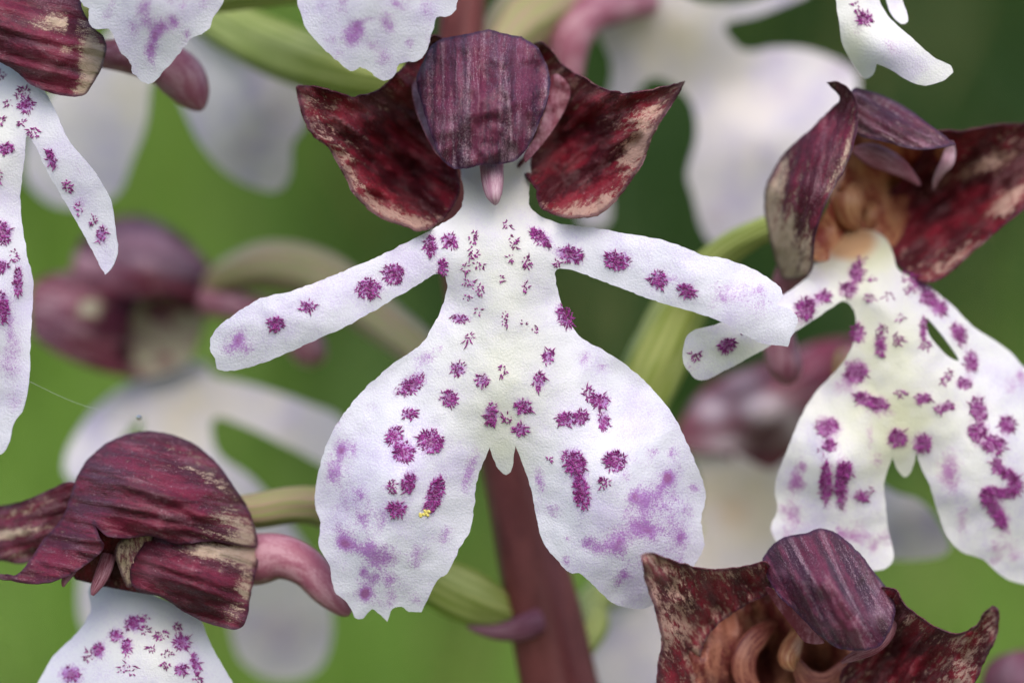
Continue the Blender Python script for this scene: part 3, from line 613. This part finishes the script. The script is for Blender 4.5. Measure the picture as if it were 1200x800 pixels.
sheet('throat', f3, M_THROAT, [(880, 685), (920, 700), (960, 740), (1010, 755), (1050, 740), (1060, 770), (1040, 810), (1000, 850), (900, 860), (830, 850), (802, 800), (805, 755), (832, 712)],
      [(885, 690, d3 + .40), (850, 730, d3 + .5), (960, 745, d3 + .5), (928, 776, d3 + .44), (1040, 760, d3 + .5), (1020, 820, d3 + .55), (850, 820, d3 + .5), (895, 768, d3 + 1.0), (958, 780, d3 + .95), (868, 755, d3 + .46), (925, 730, d3 + .48), (985, 790, d3 + .5), (860, 780, d3 + .48), (905, 815, d3 + .7)], axis=80, step=4.6, wave=0.03, wscale=.05, wrk=.05, wfreq=.08)
sheet('petal', f3, M_PETAL, [(896, 688), (908, 692), (922, 704), (940, 724), (956, 742), (966, 753), (944, 752), (928, 733), (910, 710)], [(898, 690, d3 + .2), (925, 715, d3 + .12), (960, 750, d3 + .06), (930, 733, d3 + .16)], step=4.5, thick=0.012)
tube('petal', f3, M_PETAL, [(1046, 712, d3 + .26, 5), (1042, 738, d3 + .22, 8), (1026, 758, d3 + .20, 7), (1002, 768, d3 + .20, 6), (986, 776, d3 + .24, 2)], flat=0.4)
tube('column', f3, M_ANTHER, [(940, 715, d3 + .66, 5), (934, 742, d3 + .48, 9), (926, 762, d3 + .38, 13), (924, 774, d3 + .34, 12), (928, 782, d3 + .34, 5), (930, 785, d3 + .36, 1)], seg=16)
sheet('lip', f3, M_LIP, [(885, 835), (930, 828), (985, 838), (1010, 850), (1100, 900), (1090, 930), (1000, 900), (1000, 960), (1080, 1080), (1060, 1200), (990, 1180), (935, 1080), (880, 1190), (810, 1180), (800, 1080), (870, 960), (870, 900), (780, 930), (770, 900), (860, 840)],
      [(930, 828, .5), (930, 850, .25), (935, 960, 0), (830, 1150, .1), (1040, 1150, .1), (775, 915, 0), (1095, 915, 0)], pig=(0, ()), tone=(0, [(935, 900, 70, 120)]), step=9)
tube('column', f3, M_THROAT, [(914, 726, d3 + .56, 4), (892, 742, d3 + .47, 12), (874, 764, d3 + .44, 15), (872, 788, d3 + .44, 15), (884, 812, d3 + .46, 10), (894, 824, d3 + .5, 3)], seg=18, flat=0.4)
tube('column', f3, M_THROAT, [(932, 774, d3 + .44, 6), (946, 796, d3 + .45, 13), (968, 800, d3 + .46, 13), (988, 784, d3 + .48, 10), (998, 766, d3 + .54, 3)], seg=18, flat=0.4)
tube('ovary', f3, M_OVARY, [(935, 800, 1.15, 14), (880, 810, 1.15, 22), (790, 830, .98, 22), (690, 860, 1.0, 16)], ridges=6)

# ================================================================== F4: the side-on hood at the lower left
f4 = flower('glossy dark maroon closed hood seen from its side, pink spur curving behind', (300, 610, 0.6))
sheet('lateral_sepal', f4, M_HOOD, [(-70, 600), (-30, 592), (0, 592), (31, 585), (58, 573), (85, 564), (100, 580), (95, 615), (70, 640), (40, 655), (22, 661), (0, 657), (-50, 655)],
      [(-70, 620, .6), (0, 594, .42), (85, 566, .30), (90, 610, .35), (30, 656, .36), (0, 656, .40), (30, 620, .30)], pig=(0.74, [(20, 600, 40, 8, -12, -.2), (10, 625, 50, 6, -10, -.40), (20, 650, 40, 7, -10, -.25)]), axis=-15, step=5, jitter=0.8, wave=0.03, wscale=0.03)
sheet('dorsal_sepal', f4, M_HOOD, [(-14, 675, 1), (0, 672), (19, 673), (35, 656), (50, 633), (73, 606), (83, 579), (93, 552), (112, 529), (136, 513), (166, 505), (198, 508), (229, 521), (256, 544), (275, 571), (291, 595), (300, 622), (301, 640), (284, 640), (248, 634), (209, 637), (178, 628), (150, 630), (126, 628), (110, 613, 1), (117, 630), (122, 642), (101, 661), (74, 677), (39, 684), (12, 680)],
      [(-12, 676, .10), (35, 658, .10), (73, 606, .22), (93, 552, .26), (136, 513, .32), (198, 508, .34), (256, 544, .30), (291, 595, .28), (301, 635, .26), (200, 570, -.10), (150, 560, -.08), (240, 590, -.06), (120, 590, -.02), (210, 634, -.08), (150, 626, -.08), (110, 616, -.06), (80, 660, .0), (39, 683, .06), (270, 620, .06)],
      pig=(0.78, [(235, 545, 40, 18, 35, -.24), (262, 600, 22, 30, 40, -.25), (180, 600, 60, 20, 0, .15), (285, 630, 18, 18, 0, -.5), (150, 520, 40, 8, -10, -.1)]), tone=(0, [(160, 570, 40, 20, -20, .10), (150, 645, 30, 8, 0, .1)]), axis=12, step=4.4, jitter=0.8, wave=0.03, wscale=0.02, roll=-0.0,
      wrk=0.035, wfreq=0.075)
sheet('lateral_sepal', f4, M_HOOD, [(168, 637), (178, 622), (209, 618), (248, 618), (283, 622), (299, 630), (303, 654), (298, 678), (293, 702), (290, 722), (284, 734), (271, 737), (240, 729), (217, 717), (194, 702), (180, 696), (165, 694), (153, 681), (154, 661)],
      [(170, 640, .02), (178, 622, .08), (210, 620, .06), (250, 620, .07), (299, 632, .30), (291, 690, .16), (287, 730, .04), (240, 728, .02), (194, 701, .0), (165, 692, .02), (155, 668, .03), (225, 680, -.12), (260, 690, -.06), (190, 665, -.08)],
      pig=(0.80, [(235, 643, 35, 8, 3, -.45), (292, 650, 14, 20, 10, -.62), (272, 652, 10, 12, 30, -.35), (288, 690, 12, 18, 0, -.42), (250, 648, 20, 10, 0, -.4), (272, 718, 16, 12, 30, -.36), (258, 668, 6, 5, 0, -.4), (225, 685, 40, 20, 20, .15)]), tone=(0, [(175, 665, 14, 16, 0, .25)]), axis=18, step=4.2, jitter=0.7, wave=0.02, wscale=0.03, fn=lambda x, y: 0.008*np.cos((y - 660 - 0.3*(x - 220))*0.35))
sheet('petal', f4, M_HOOD, [(134, 645), (145, 630), (176, 622), (176, 645), (164, 662), (157, 682), (149, 688), (140, 667)], [(138, 645, .05), (172, 626, .04), (150, 684, .07), (158, 655, .03)], pig=(0.45, ()), step=4, thick=0.012, wave=.02, wscale=.05)
sheet('throat', f4, M_INNER, [(90, 645), (105, 605), (140, 600), (190, 610), (190, 650), (175, 690), (185, 697), (150, 692), (110, 684), (85, 674)], [(90, 655, .16), (110, 610, .10), (140, 605, .10), (190, 615, .12), (180, 690, .14), (110, 682, .18), (140, 660, .14)], pig=(0.8, ()), step=4.6, wave=.03, wscale=.04, wrk=.03)
tube('petal', f4, M_PETAL, [(128, 650, .10, 9), (120, 672, .06, 9), (112, 688, .05, 6), (108, 697, .05, 2)], flat=0.5)
tube('petal', f4, M_PETAL, [(84, 668, .08, 6), (76, 680, .05, 4), (74, 687, .05, 1.5)], flat=0.6)
tube('spur', f4, M_SPUR, [(270, 655, .40, 26), (298, 655, .36, 29), (330, 652, .33, 25), (360, 665, .31, 22), (384, 691, .30, 19), (403, 712, .30, 11), (411, 718, .30, 4)], ridges=2, rdepth=0.05)
tube('ovary', f4, M_OVARY_RED, [(275, 598, .42, 16), (300, 598, .48, 19), (340, 592, .58, 21), (375, 594, .68, 23), (420, 615, .76, 22), (455, 640, .82, 18), (470, 650, .84, 8)], ridges=6, twist=0.8)
tube('pedicel', f4, M_OVARY, [(440, 632, .80, 8), (465, 650, .84, 20), (510, 680, .90, 30), (550, 700, .93, 31), (585, 714, .96, 22), (615, 722, 1.0, 10)], ridges=6, twist=0.8)
F4_LIP = [(182, 698), (205, 708), (232, 722), (242, 742), (250, 760), (271, 796), (295, 840), (300, 900), (240, 930), (175, 880), (120, 930), (40, 930), (10, 880), (28, 825), (45, 798), (62, 769), (89, 742), (106, 715), (103, 690), (120, 680), (160, 690)]
make_lip(f4, F4_LIP, [(170, 700, .24), (105, 692, .34), (120, 730, .22), (150, 745, .14), (190, 760, .10), (232, 725, .22), (271, 796, .20), (62, 769, .26), (120, 820, .12), (300, 890, .3), (20, 880, .3), (170, 870, .12)],
         [(83, 790, 14, 12, 0, .6), (120, 760, 25, 30, 40, .12)],
         [(157, 730, 10, 8, -30), (136, 744, 7, 6), (116, 761, 6, 8), (104, 768, 6, 6), (149, 757, 6, 9), (170, 724, 5, 5), (207, 736, 6, 6), (190, 744, 8, 5), (213, 753, 9, 8), (229, 777, 5, 12, -15), (194, 779, 6, 4), (213, 784, 7, 6), (178, 759, 4, 4), (196, 766, 7, 4, 0, .5), (149, 784, 10, 8, 0, .25), (170, 738, 5, 5, 0, .8), (231, 797, 5, 6), (84, 790, 10, 9, 0, .5)],
         [(170, 750, 60, 50, 0, .45)], jitter=0.8, step=5)

# ================================================================== F5: the flower cut by the left edge
f5 = flower('flower with a long narrow drooping spotted arm under a streaked maroon hood', (110, 40, 0.8))
F5_LIP = [(-40, 55), (5, 72), (40, 90), (64, 128), (80, 164), (108, 198), (129, 234), (135, 270), (138, 294), (130, 315), (123, 322, 1), (116, 310), (102, 282), (78, 240), (57, 204), (42, 172), (32, 160), (29, 182), (24, 240), (32, 300), (39, 330), (36, 396), (34, 444),
          (27, 480), (16, 496), (10, 520), (-2, 533), (-30, 530), (-60, 500), (-66, 440), (-72, 530), (-110, 540), (-140, 480), (-130, 380), (-100, 280), (-95, 200), (-140, 300), (-160, 290), (-140, 200), (-90, 110)]
make_lip(f5, F5_LIP, [(-20, 60, .30), (10, 90, .16), (-20, 170, .06), (30, 120, .08), (80, 190, .02), (130, 300, .06), (28, 240, .08), (37, 350, .08), (0, 530, .12), (-30, 350, -.02), (-130, 400, .3), (-150, 280, .3), (-100, 200, .15), (70, 225, .06)],
         [(93, 240, 8, 10, 0, .5), (12, 384, 5, 30, 0, .5), (9, 425, 12, 24, 0, .4), (20, 400, 10, 40, 0, .25), (88, 190, 8, 20, -30, .2), (125, 285, 8, 20, 0, .25), (15, 470, 12, 14, 0, .3)],
         [(39, 155, 6, 6), (60, 186, 5, 11, -20), (79, 219, 5, 8, -25), (109, 258, 4, 6), (119, 275, 5, 9, 10, .8), (30, 123, 9, 8), (6, 174, 9, 6), (28, 107, 7, 5), (10, 121, 5, 4, 0, .7), (22, 113, 4, 3), (1, 142, 5, 4), (25, 144, 4, 4), (2, 273, 10, 13), (3, 312, 6, 7), (21, 330, 5, 17), (2, 360, 7, 18), (0, 88, 6, 6), (-2, 205, 4, 8), (17, 300, 4, 8, 0, .7), (93, 245, 5, 7, 0, .5)],
         [(0, 150, 50, 80, 0, .4)], jitter=1.0, step=4.8)
sheet('lateral_sepal', f5, M_HOOD, [(-90, -40), (-20, -60), (60, -50), (97, -20), (96, 8), (108, 30), (124, 48), (121, 76), (106, 103), (97, 112), (71, 112), (39, 101), (19, 84), (0, 73), (-40, 50), (-90, 20)],
      [(-60, 0, .0), (20, 30, -.08), (70, 60, -.10), (124, 55, .14), (100, 110, .02), (71, 112, -.02), (39, 101, -.02), (0, 73, .0), (97, -20, .12), (20, -50, .2), (-80, 40, .12)],
      pig=(0.84, [(70, 25, 26, 14, 5, -.5), (108, 75, 18, 40, 5, -.75), (75, 60, 10, 8, 0, -.45), (40, 30, 40, 4, 10, -.2), (98, 108, 12, 8, 0, -.4), (85, 28, 5, 10, 0, .5), (40, 75, 40, 20, 0, .1)]), tone=(0, [(40, 20, 12, 6, 0, .15)]), axis=14, step=4.4, jitter=0.7, wave=0.02, wscale=0.03, fn=lambda x, y: 0.008*np.cos((y - 40 - 0.25*x)*0.3))
tube('spur', f5, M_SPUR, [(100, 62, .3, 14), (125, 64, .38, 17), (155, 66, .45, 22), (190, 74, .5, 26), (212, 90, .5, 28), (226, 110, .5, 22), (234, 124, .5, 11), (237, 129, .5, 3)])
tube('ovary', f5, M_OVARY, [(100, 20, .3, 15), (160, 5, .5, 20), (260, -10, .75, 22), (380, -20, .95, 20), (500, -20, 1.0, 14), (540, -22, 1.02, 10)], ridges=6)

# ================================================================== F6: the flower above, its two lobes hanging into view
f6 = flower('flower above with two ragged pale-lilac lobes drooping over the green ovary', (300, -480, 0.7))
F6_LIP = [(92, -3), (98, 7), (105, 10), (104, 24), (112, 35), (127, 34), (136, 48), (140, 60), (150, 70), (156, 86), (169, 97), (178, 98), (189, 86), (208, 66), (224, 46), (243, 36), (252, 19), (262, 0), (272, -40), (282, -80), (292, -106, 1), (298, -85), (305, -76), (312, -85), (318, -106, 1),
          (328, -75), (338, -40), (349, 0), (353, 19), (361, 38), (380, 57), (407, 82), (414, 84), (422, 78, 1), (432, 84), (445, 94), (455, 93), (465, 84), (468, 75), (491, 71), (501, 57), (507, 38), (512, 21), (526, 19), (534, 11), (538, -8), (540, -50), (520, -110), (470, -170), (400, -230),
          (368, -290), (366, -310), (440, -290), (560, -240), (620, -220), (632, -260), (560, -310), (430, -355), (345, -375), (335, -440), (270, -440), (262, -375), (180, -350), (50, -280), (-20, -220), (0, -195), (80, -230), (180, -295), (238, -310), (238, -290), (210, -230), (140, -170), (95, -110), (80, -50)]
F6_C = [(300, -440, .3), (300, -370, .0), (300, -200, -.12), (180, 0, -.20), (170, 95, -.06), (95, 0, -.08), (255, 10, -.12), (440, 0, -.20), (445, 92, -.10), (535, 0, -.08), (350, 0, -.12), (0, -210, -.15), (620, -240, -.15)]
make_lip(f6, F6_LIP, F6_C, extra_stains(8, [(175, 20, 60, 60, 16), (445, 25, 75, 55, 20)]) + [(169, 12, 9, 20, 5, .7), (178, 55, 6, 24, 8, .65), (192, 32, 12, 10, -30, .6), (205, 27, 6, 6, 0, .6), (240, 5, 8, 12, 0, .35), (130, 5, 8, 10, 0, .3), (418, 40, 12, 13, 0, .65), (425, 25, 20, 5, -20, .4), (455, 28, 9, 13, -20, .7), (388, 46, 8, 7, 0, .4), (449, 71, 9, 8, 0, .5), (480, 50, 6, 7, 0, .5), (500, 15, 10, 12, 0, .35), (400, 10, 12, 10, 0, .3), (470, 5, 12, 10, 0, .4)],
         [(250, -150, 10, 12), (350, -150, 10, 12), (210, -90, 9, 14), (390, -90, 9, 14), (285, -250, 6, 7), (320, -240, 6, 7)], [(300, -250, 60, 150, 0, .6)], jitter=1.8, step=4.8)
dorsal_f1(f6, -270, -610, -0.05); lat_left_f1(f6, -270, -610, -0.05); lat_right_f1(f6, -270, -610, -0.05)
tube('ovary', f6, M_OVARY, [(300, -470, .3, 16), (340, -450, .55, 22), (430, -400, .85, 22), (540, -340, 1.04, 14)], ridges=6)

# ================================================================== F7: lip tips at the top right
f7 = flower('flower of which only a small split white lip tip hangs beside plain green', (1010, -260, 0.7))
make_lip(f7, [(979, -5), (984, 32), (988, 54), (1003, 80), (1013, 92), (1023, 88), (1027, 75, 1), (1040, 80), (1067, 96), (1085, 101, 1), (1105, 95), (1117, 85, 1), (1114, 77), (1093, 66), (1067, 43), (1042, 20), (1030, -2), (1036, -6), (1044, 16), (1056, 28), (1064, 25), (1062, 12), (1050, -20), (1040, -80), (1025, -160), (1030, -240), (985, -240), (980, -160), (975, -80)],
         [(1000, -240, .35), (1000, -100, .15), (985, 20, .16), (1012, 90, .24), (1030, 60, .12), (1100, 85, .10), (1050, 10, .2), (1080, 60, .10), (1085, 100, .11), (1067, 44, .11)], [(1045, 55, 14, 8, 40, .35), (1080, 80, 14, 6, 20, .2), (1005, 30, 8, 20, 0, .25)], [(1014, 22, 8, 7), (1004, 8, 5, 6, 0, .7), (1000, -60, 9, 9)], [(1000, 60, 16, 30, 0, .5)], mat=M_LIP_CREAM, step=4.8, jitter=0.6)
sheet('dorsal_sepal', f7, M_DORSAL, shift([(524, 43), (573, 34), (615, 43), (645, 78), (647, 102), (630, 156), (598, 191), (569, 194), (536, 197), (503, 152), (489, 94)], 435, -420), [(1005, -310, .2), (1005, -380, .45), (930, -330, .5), (1080, -330, .5), (1005, -230, .22)], pig=(0.7, ()), step=7)
tube('ovary', f7, M_OVARY, [(1000, -280, .5, 16), (920, -290, .8, 24), (760, -250, 1.0, 24), (600, -190, 1.05, 14), (560, -175, 1.04, 9)], ridges=6)

# ================================================================== blurred flowers farther round the spike
b1 = flower('blurred dull purple hood above a pale arm-spread lip, between the drooping arm and glossy hood', (255, 340, 2.2))
q = 2.0
sheet('lip', b1, M_LIP_FAR, [(165, 425), (240, 425), (250, 440), (300, 452), (360, 472), (402, 494), (398, 548), (340, 524), (285, 498), (250, 490), (255, 530), (295, 560), (330, 600), (370, 660), (390, 725), (375, 782), (325, 797), (280, 770), (262, 700), (235, 640), (205, 610), (190, 650), (175, 720), (150, 750), (100, 740), (92, 680), (110, 620), (140, 570), (163, 520), (165, 490), (140, 520), (118, 570), (80, 560), (78, 530), (105, 485), (140, 455), (160, 445)],
      [(200, 425, q + .3), (200, 500, q), (330, 490, q - .1), (400, 520, q), (95, 540, q), (300, 720, q), (330, 790, q + .1), (120, 720, q)], pig=(0, [(330, 740, 50, 40, 0, .5)]), tone=(0, [(205, 480, 50, 70, 0, 1.0), (310, 480, 80, 40, 0, .5)]), step=8)
sheet('dorsal_sepal', b1, M_FARHOOD, [(85, 320), (97, 280), (128, 258), (167, 253), (206, 271), (233, 296), (254, 322), (270, 343), (240, 352), (200, 345), (160, 350), (120, 340)], [(90, 318, q + .2), (167, 255, q + .4), (262, 340, q + .2), (170, 310, q - .15), (150, 348, q - .05)], pig=(0.85, ()), tone=(0, [(180, 300, 40, 18, 20, .35), (130, 290, 14, 10, 0, .4), (215, 315, 12, 8, 0, .3), (120, 325, 20, 6, 0, .3)]), axis=20, step=7)
sheet('lateral_sepal', b1, M_FARHOOD, [(36, 385), (38, 335), (80, 318), (130, 330), (160, 350), (150, 380), (135, 410), (150, 440), (97, 428), (52, 405)], [(38, 360, q), (100, 325, q), (155, 360, q + .1), (140, 438, q), (90, 380, q - .15)], pig=(0.85, [(105, 360, 18, 14, 0, -.6)]), axis=10, step=7)
sheet('lateral_sepal', b1, M_FARHOOD, [(125, 350), (170, 345), (215, 345), (268, 342), (245, 365), (233, 395), (218, 425), (180, 443), (145, 440), (128, 410), (122, 375)], [(130, 370, q + .1), (265, 345, q + .15), (180, 440, q + .1), (180, 390, q + .2), (220, 420, q + .1)], pig=(0.30, [(235, 352, 34, 14, 0, .8), (130, 425, 34, 18, 20, .6), (140, 385, 14, 40, 0, .5), (185, 365, 20, 10, 30, .5), (190, 420, 14, 10, 0, .4)]), axis=10, step=7)
tube('spur', b1, M_SPUR, [(240, 352, q + .1, 18), (285, 360, q, 17), (325, 372, q - .1, 18), (352, 395, q - .15, 22), (366, 418, q - .15, 18), (370, 428, q - .15, 6)])
tube('ovary', b1, M_OVARY_RED, [(248, 335, q + .1, 14), (275, 320, q, 20), (320, 310, q - .15, 26), (380, 325, q - .3, 27), (440, 370, q - .5, 25), (495, 412, q - .75, 22), (560, 470, q - .95, 14)], ridges=6)

b2 = flower('blurred plain lilac-white lip split in two lobes behind the green ovary', (215, 10, 1.9))
q = 1.75
sheet('lip', b2, M_LIP_FAR, [(165, -60), (240, -60), (262, 10), (282, 48), (325, 82), (355, 110), (358, 145), (343, 170), (340, 205), (324, 224), (292, 218), (260, 199), (234, 168), (215, 130), (200, 95), (190, 80), (178, 95), (171, 146), (155, 188), (137, 228), (98, 244), (58, 238), (30, 208), (32, 160), (60, 110), (110, 60), (145, 10)],
      [(200, -60, q + .1), (200, 40, q), (300, 130, q - .1), (325, 220, q + .1), (100, 160, q + .25), (90, 240, q + .4), (355, 130, q)], pig=(0, [(285, 175, 28, 26, 40, .38), (325, 130, 18, 20, 0, .32), (90, 190, 30, 24, 0, .25)]), tone=(0, [(140, 110, 60, 60, 0, .6), (200, 20, 60, 60, 0, .6)]), step=7)
tube('ovary', b2, M_OVARY, [(205, -30, q, 18), (235, 8, q - .15, 24), (290, 42, q - .35, 29), (345, 66, q - .5, 30), (400, 82, q - .62, 27), (455, 92, q - .7, 20), (520, 92, q - .72, 12)], ridges=6, rdepth=0.16, twist=0.4)
dz = shift([(524, 43), (573, 34), (615, 43), (645, 78), (647, 102), (630, 156), (598, 191), (569, 194), (536, 197), (503, 152), (489, 94)], -370, -230)
sheet('dorsal_sepal', b2, M_FARHOOD, dz, [(200, -120, q - .3), (200, -190, q), (125, -140, q), (275, -140, q), (200, -40, q - .2)], pig=(0.85, ()), step=8)

b3 = flower('large blurred white lip seen from its back with a pink arching spur', (690, 20, 1.9))
q = 1.7
sheet('lip', b3, M_LIP_FAR, [(700, 38), (690, 8), (730, -10), (790, -8), (827, 4), (880, 2), (945, -18), (950, -8), (890, 18), (850, 30), (866, 56), (884, 60), (902, 56), (935, 56), (966, 64), (998, 80), (1006, 98), (1000, 140), (980, 180), (945, 215), (915, 240), (897, 258), (868, 275), (838, 286), (822, 268), (812, 230), (805, 203), (816, 160), (811, 123), (790, 100), (765, 92), (745, 110), (728, 150), (715, 200), (716, 255), (700, 268), (680, 262), (678, 235), (695, 170), (712, 110), (716, 75)],
      [(720, 10, q), (800, 30, q - .05), (860, 100, q + .15), (900, 160, q + .1), (1000, 90, q + .3), (840, 280, q + .2), (700, 250, q + .3), (945, -15, q + .2), (920, 230, q + .2)], pig=(0, [(840, 250, 16, 30, 0, .4), (985, 80, 20, 14, 0, .5), (905, 65, 20, 8, 0, .4), (920, 110, 50, 30, 0, .3)]), tone=(0, [(760, 30, 70, 50, 0, .9), (880, 150, 50, 80, 0, .25), (820, 80, 50, 50, 0, .4)]), step=7)
tube('spur', b3, M_SPUR, [(762, 2, q - .1, 16), (725, 8, q - .2, 20), (690, 18, q - .3, 23), (668, 45, q - .35, 25), (664, 75, q - .35, 22), (668, 100, q - .35, 14), (670, 112, q - .35, 4)])
tube('ovary', b3, M_OVARY_RED, [(730, -10, q, 18), (690, -15, q - .1, 26), (650, 0, q - .25, 34), (612, 25, q - .4, 36), (580, 60, q - .55, 24), (550, 90, q - .66, 12)], ridges=6)

b4 = flower('blurred mottled purple hood with beige lip, behind the crossing arm tips', (990, 430, 2.2))
q = 2.0
sheet('dorsal_sepal', b4, M_FARHOOD_SPECKLED, [(790, 520), (800, 490), (820, 460), (850, 440), (890, 425), (940, 405), (990, 395), (1030, 405), (1020, 450), (975, 470), (945, 500), (925, 540), (910, 570), (880, 560), (850, 535), (815, 530)],
      [(795, 515, q), (850, 442, q + .2), (990, 398, q + .2), (1020, 440, q + .3), (920, 540, q + .1), (890, 480, q - .15), (950, 440, q - .1)], pig=(0.72, [(980, 425, 30, 25, 0, .5)]), tone=(0, [(895, 478, 22, 15, 0, 1.8), (835, 480, 18, 14, 0, 1.0), (850, 520, 25, 12, 0, .9), (930, 500, 12, 22, 0, .8), (870, 445, 20, 8, -20, .6)]), axis=-25, step=7)
sheet('lip', b4, M_LIP_FAR, [(805, 520), (850, 525), (900, 550), (925, 535), (960, 520), (1000, 545), (1045, 575), (1075, 585), (1095, 605), (1113, 640), (1098, 653), (1050, 656), (1000, 650), (950, 640), (920, 660), (880, 680), (820, 690), (790, 740), (775, 800), (740, 850), (695, 840), (690, 770), (705, 700), (760, 650), (808, 620), (820, 570)],
      [(830, 525, q), (860, 600, q), (1100, 645, q - .7), (1050, 600, q - .7), (720, 800, q - .3), (760, 700, q - .2), (960, 580, q - .3)], pig=(0, [(1070, 620, 50, 30, 0, .32), (735, 760, 40, 60, 0, .2)]), tone=(0, [(860, 600, 80, 70, 0, 1.3)]), step=8)
tube('spur', b4, M_SPUR, [(1000, 425, q + .1, 20), (1030, 440, q, 18), (1050, 470, q, 15), (1055, 500, q, 6)])
tube('ovary', b4, M_OVARY, [(1000, 420, q + .1, 14), (900, 560, q + .2, 20), (800, 640, q, 20), (700, 700, q - .5, 18), (694, 735, q - .8, 17), (665, 780, q - 1.0, 12)], ridges=6)

b5 = flower('blurred maroon-pink hood tip peeping past the horned hood over dark green', (1190, 800, 1.6))
sheet('dorsal_sepal', b5, M_FARHOOD, [(1150, 800), (1160, 775), (1185, 763), (1215, 762), (1250, 780), (1270, 820), (1240, 860), (1190, 860), (1155, 835)], [(1155, 800, 1.2), (1215, 765, 1.3), (1265, 820, 1.3), (1205, 810, .95), (1200, 858, 1.1)], pig=(0.9, ()), tone=(0, [(1190, 790, 30, 20, 0, .4)]), step=6)
sheet('lateral_sepal', b5, M_FARHOOD, [(1140, 840), (1170, 830), (1230, 840), (1260, 880), (1220, 930), (1165, 900)], [(1140, 840, 1.2), (1260, 880, 1.2), (1200, 880, 1.4), (1180, 905, 1.1)], pig=(0.7, ()), step=7)
tube('ovary', b5, M_OVARY, [(1180, 840, 1.25, 16), (1060, 880, 1.3, 24), (900, 900, 1.2, 24), (760, 905, 1.05, 16), (690, 905, 1.0, 12)], ridges=6)

# bract at the stem's left node
tube('bract', t0, M_BRACT, [(640, 722, .90, 14), (612, 735, .80, 15), (585, 740, .78, 10), (560, 737, .80, 5), (548, 733, .82, 2)], flat=0.5)

# ================================================================== pollen crumbs on the central lip
def pollen(cx, cy, d, n, spread, label):
    t = thing('pollen_grain', label, 'pollen', P(cx, cy, d))
    for i in range(n):
        a, b = cx + random.gauss(0, spread), cy + random.gauss(0, spread)
        tube('crumb', t, M_POLLEN, [(a - 1.8, b, d, .4), (a - 1, b - .5, d - .004, 1.8), (a + .8, b + .6, d - .005, 1.9), (a + 2, b + .8, d, .4)], seg=7, sub=2)
pollen(496, 601, -0.085, 8, 2.8, 'tiny yellow pollen crumbs stuck on a purple spot of the central lip')

# ================================================================== a silk strand with a bead of dew
def silk():
    k = NT('silk'); m1 = k.finish((0.75, 0.75, 0.75), 0.35, trans=0.4, spec=0.6)
    k = NT('dew'); k.n('OutputMaterial', {'Surface': k.n('BsdfGlass', {'Color': (1, 1, 1, 1), 'Roughness': 0.0, 'IOR': 1.33}).outputs[0]}); m2 = k.m
    t = thing('silk_strand', 'fine silk strand holding a dew bead above the glossy closed hood', 'silk', P(166, 508, .30))
    tube('strand', t, m1, [(33, 446, .08, .16), (95, 474, .17, .16), (163, 489, .25, .16), (166, 508, .30, .16)], seg=5, sub=6)
    tube('dew_bead', t, m2, [(163, 486, .25, .2), (163, 487, .25, 2.2), (163, 489, .25, 3.2), (163, 491, .25, 2.3), (163, 492.2, .25, .2)], seg=14, sub=4)
silk()
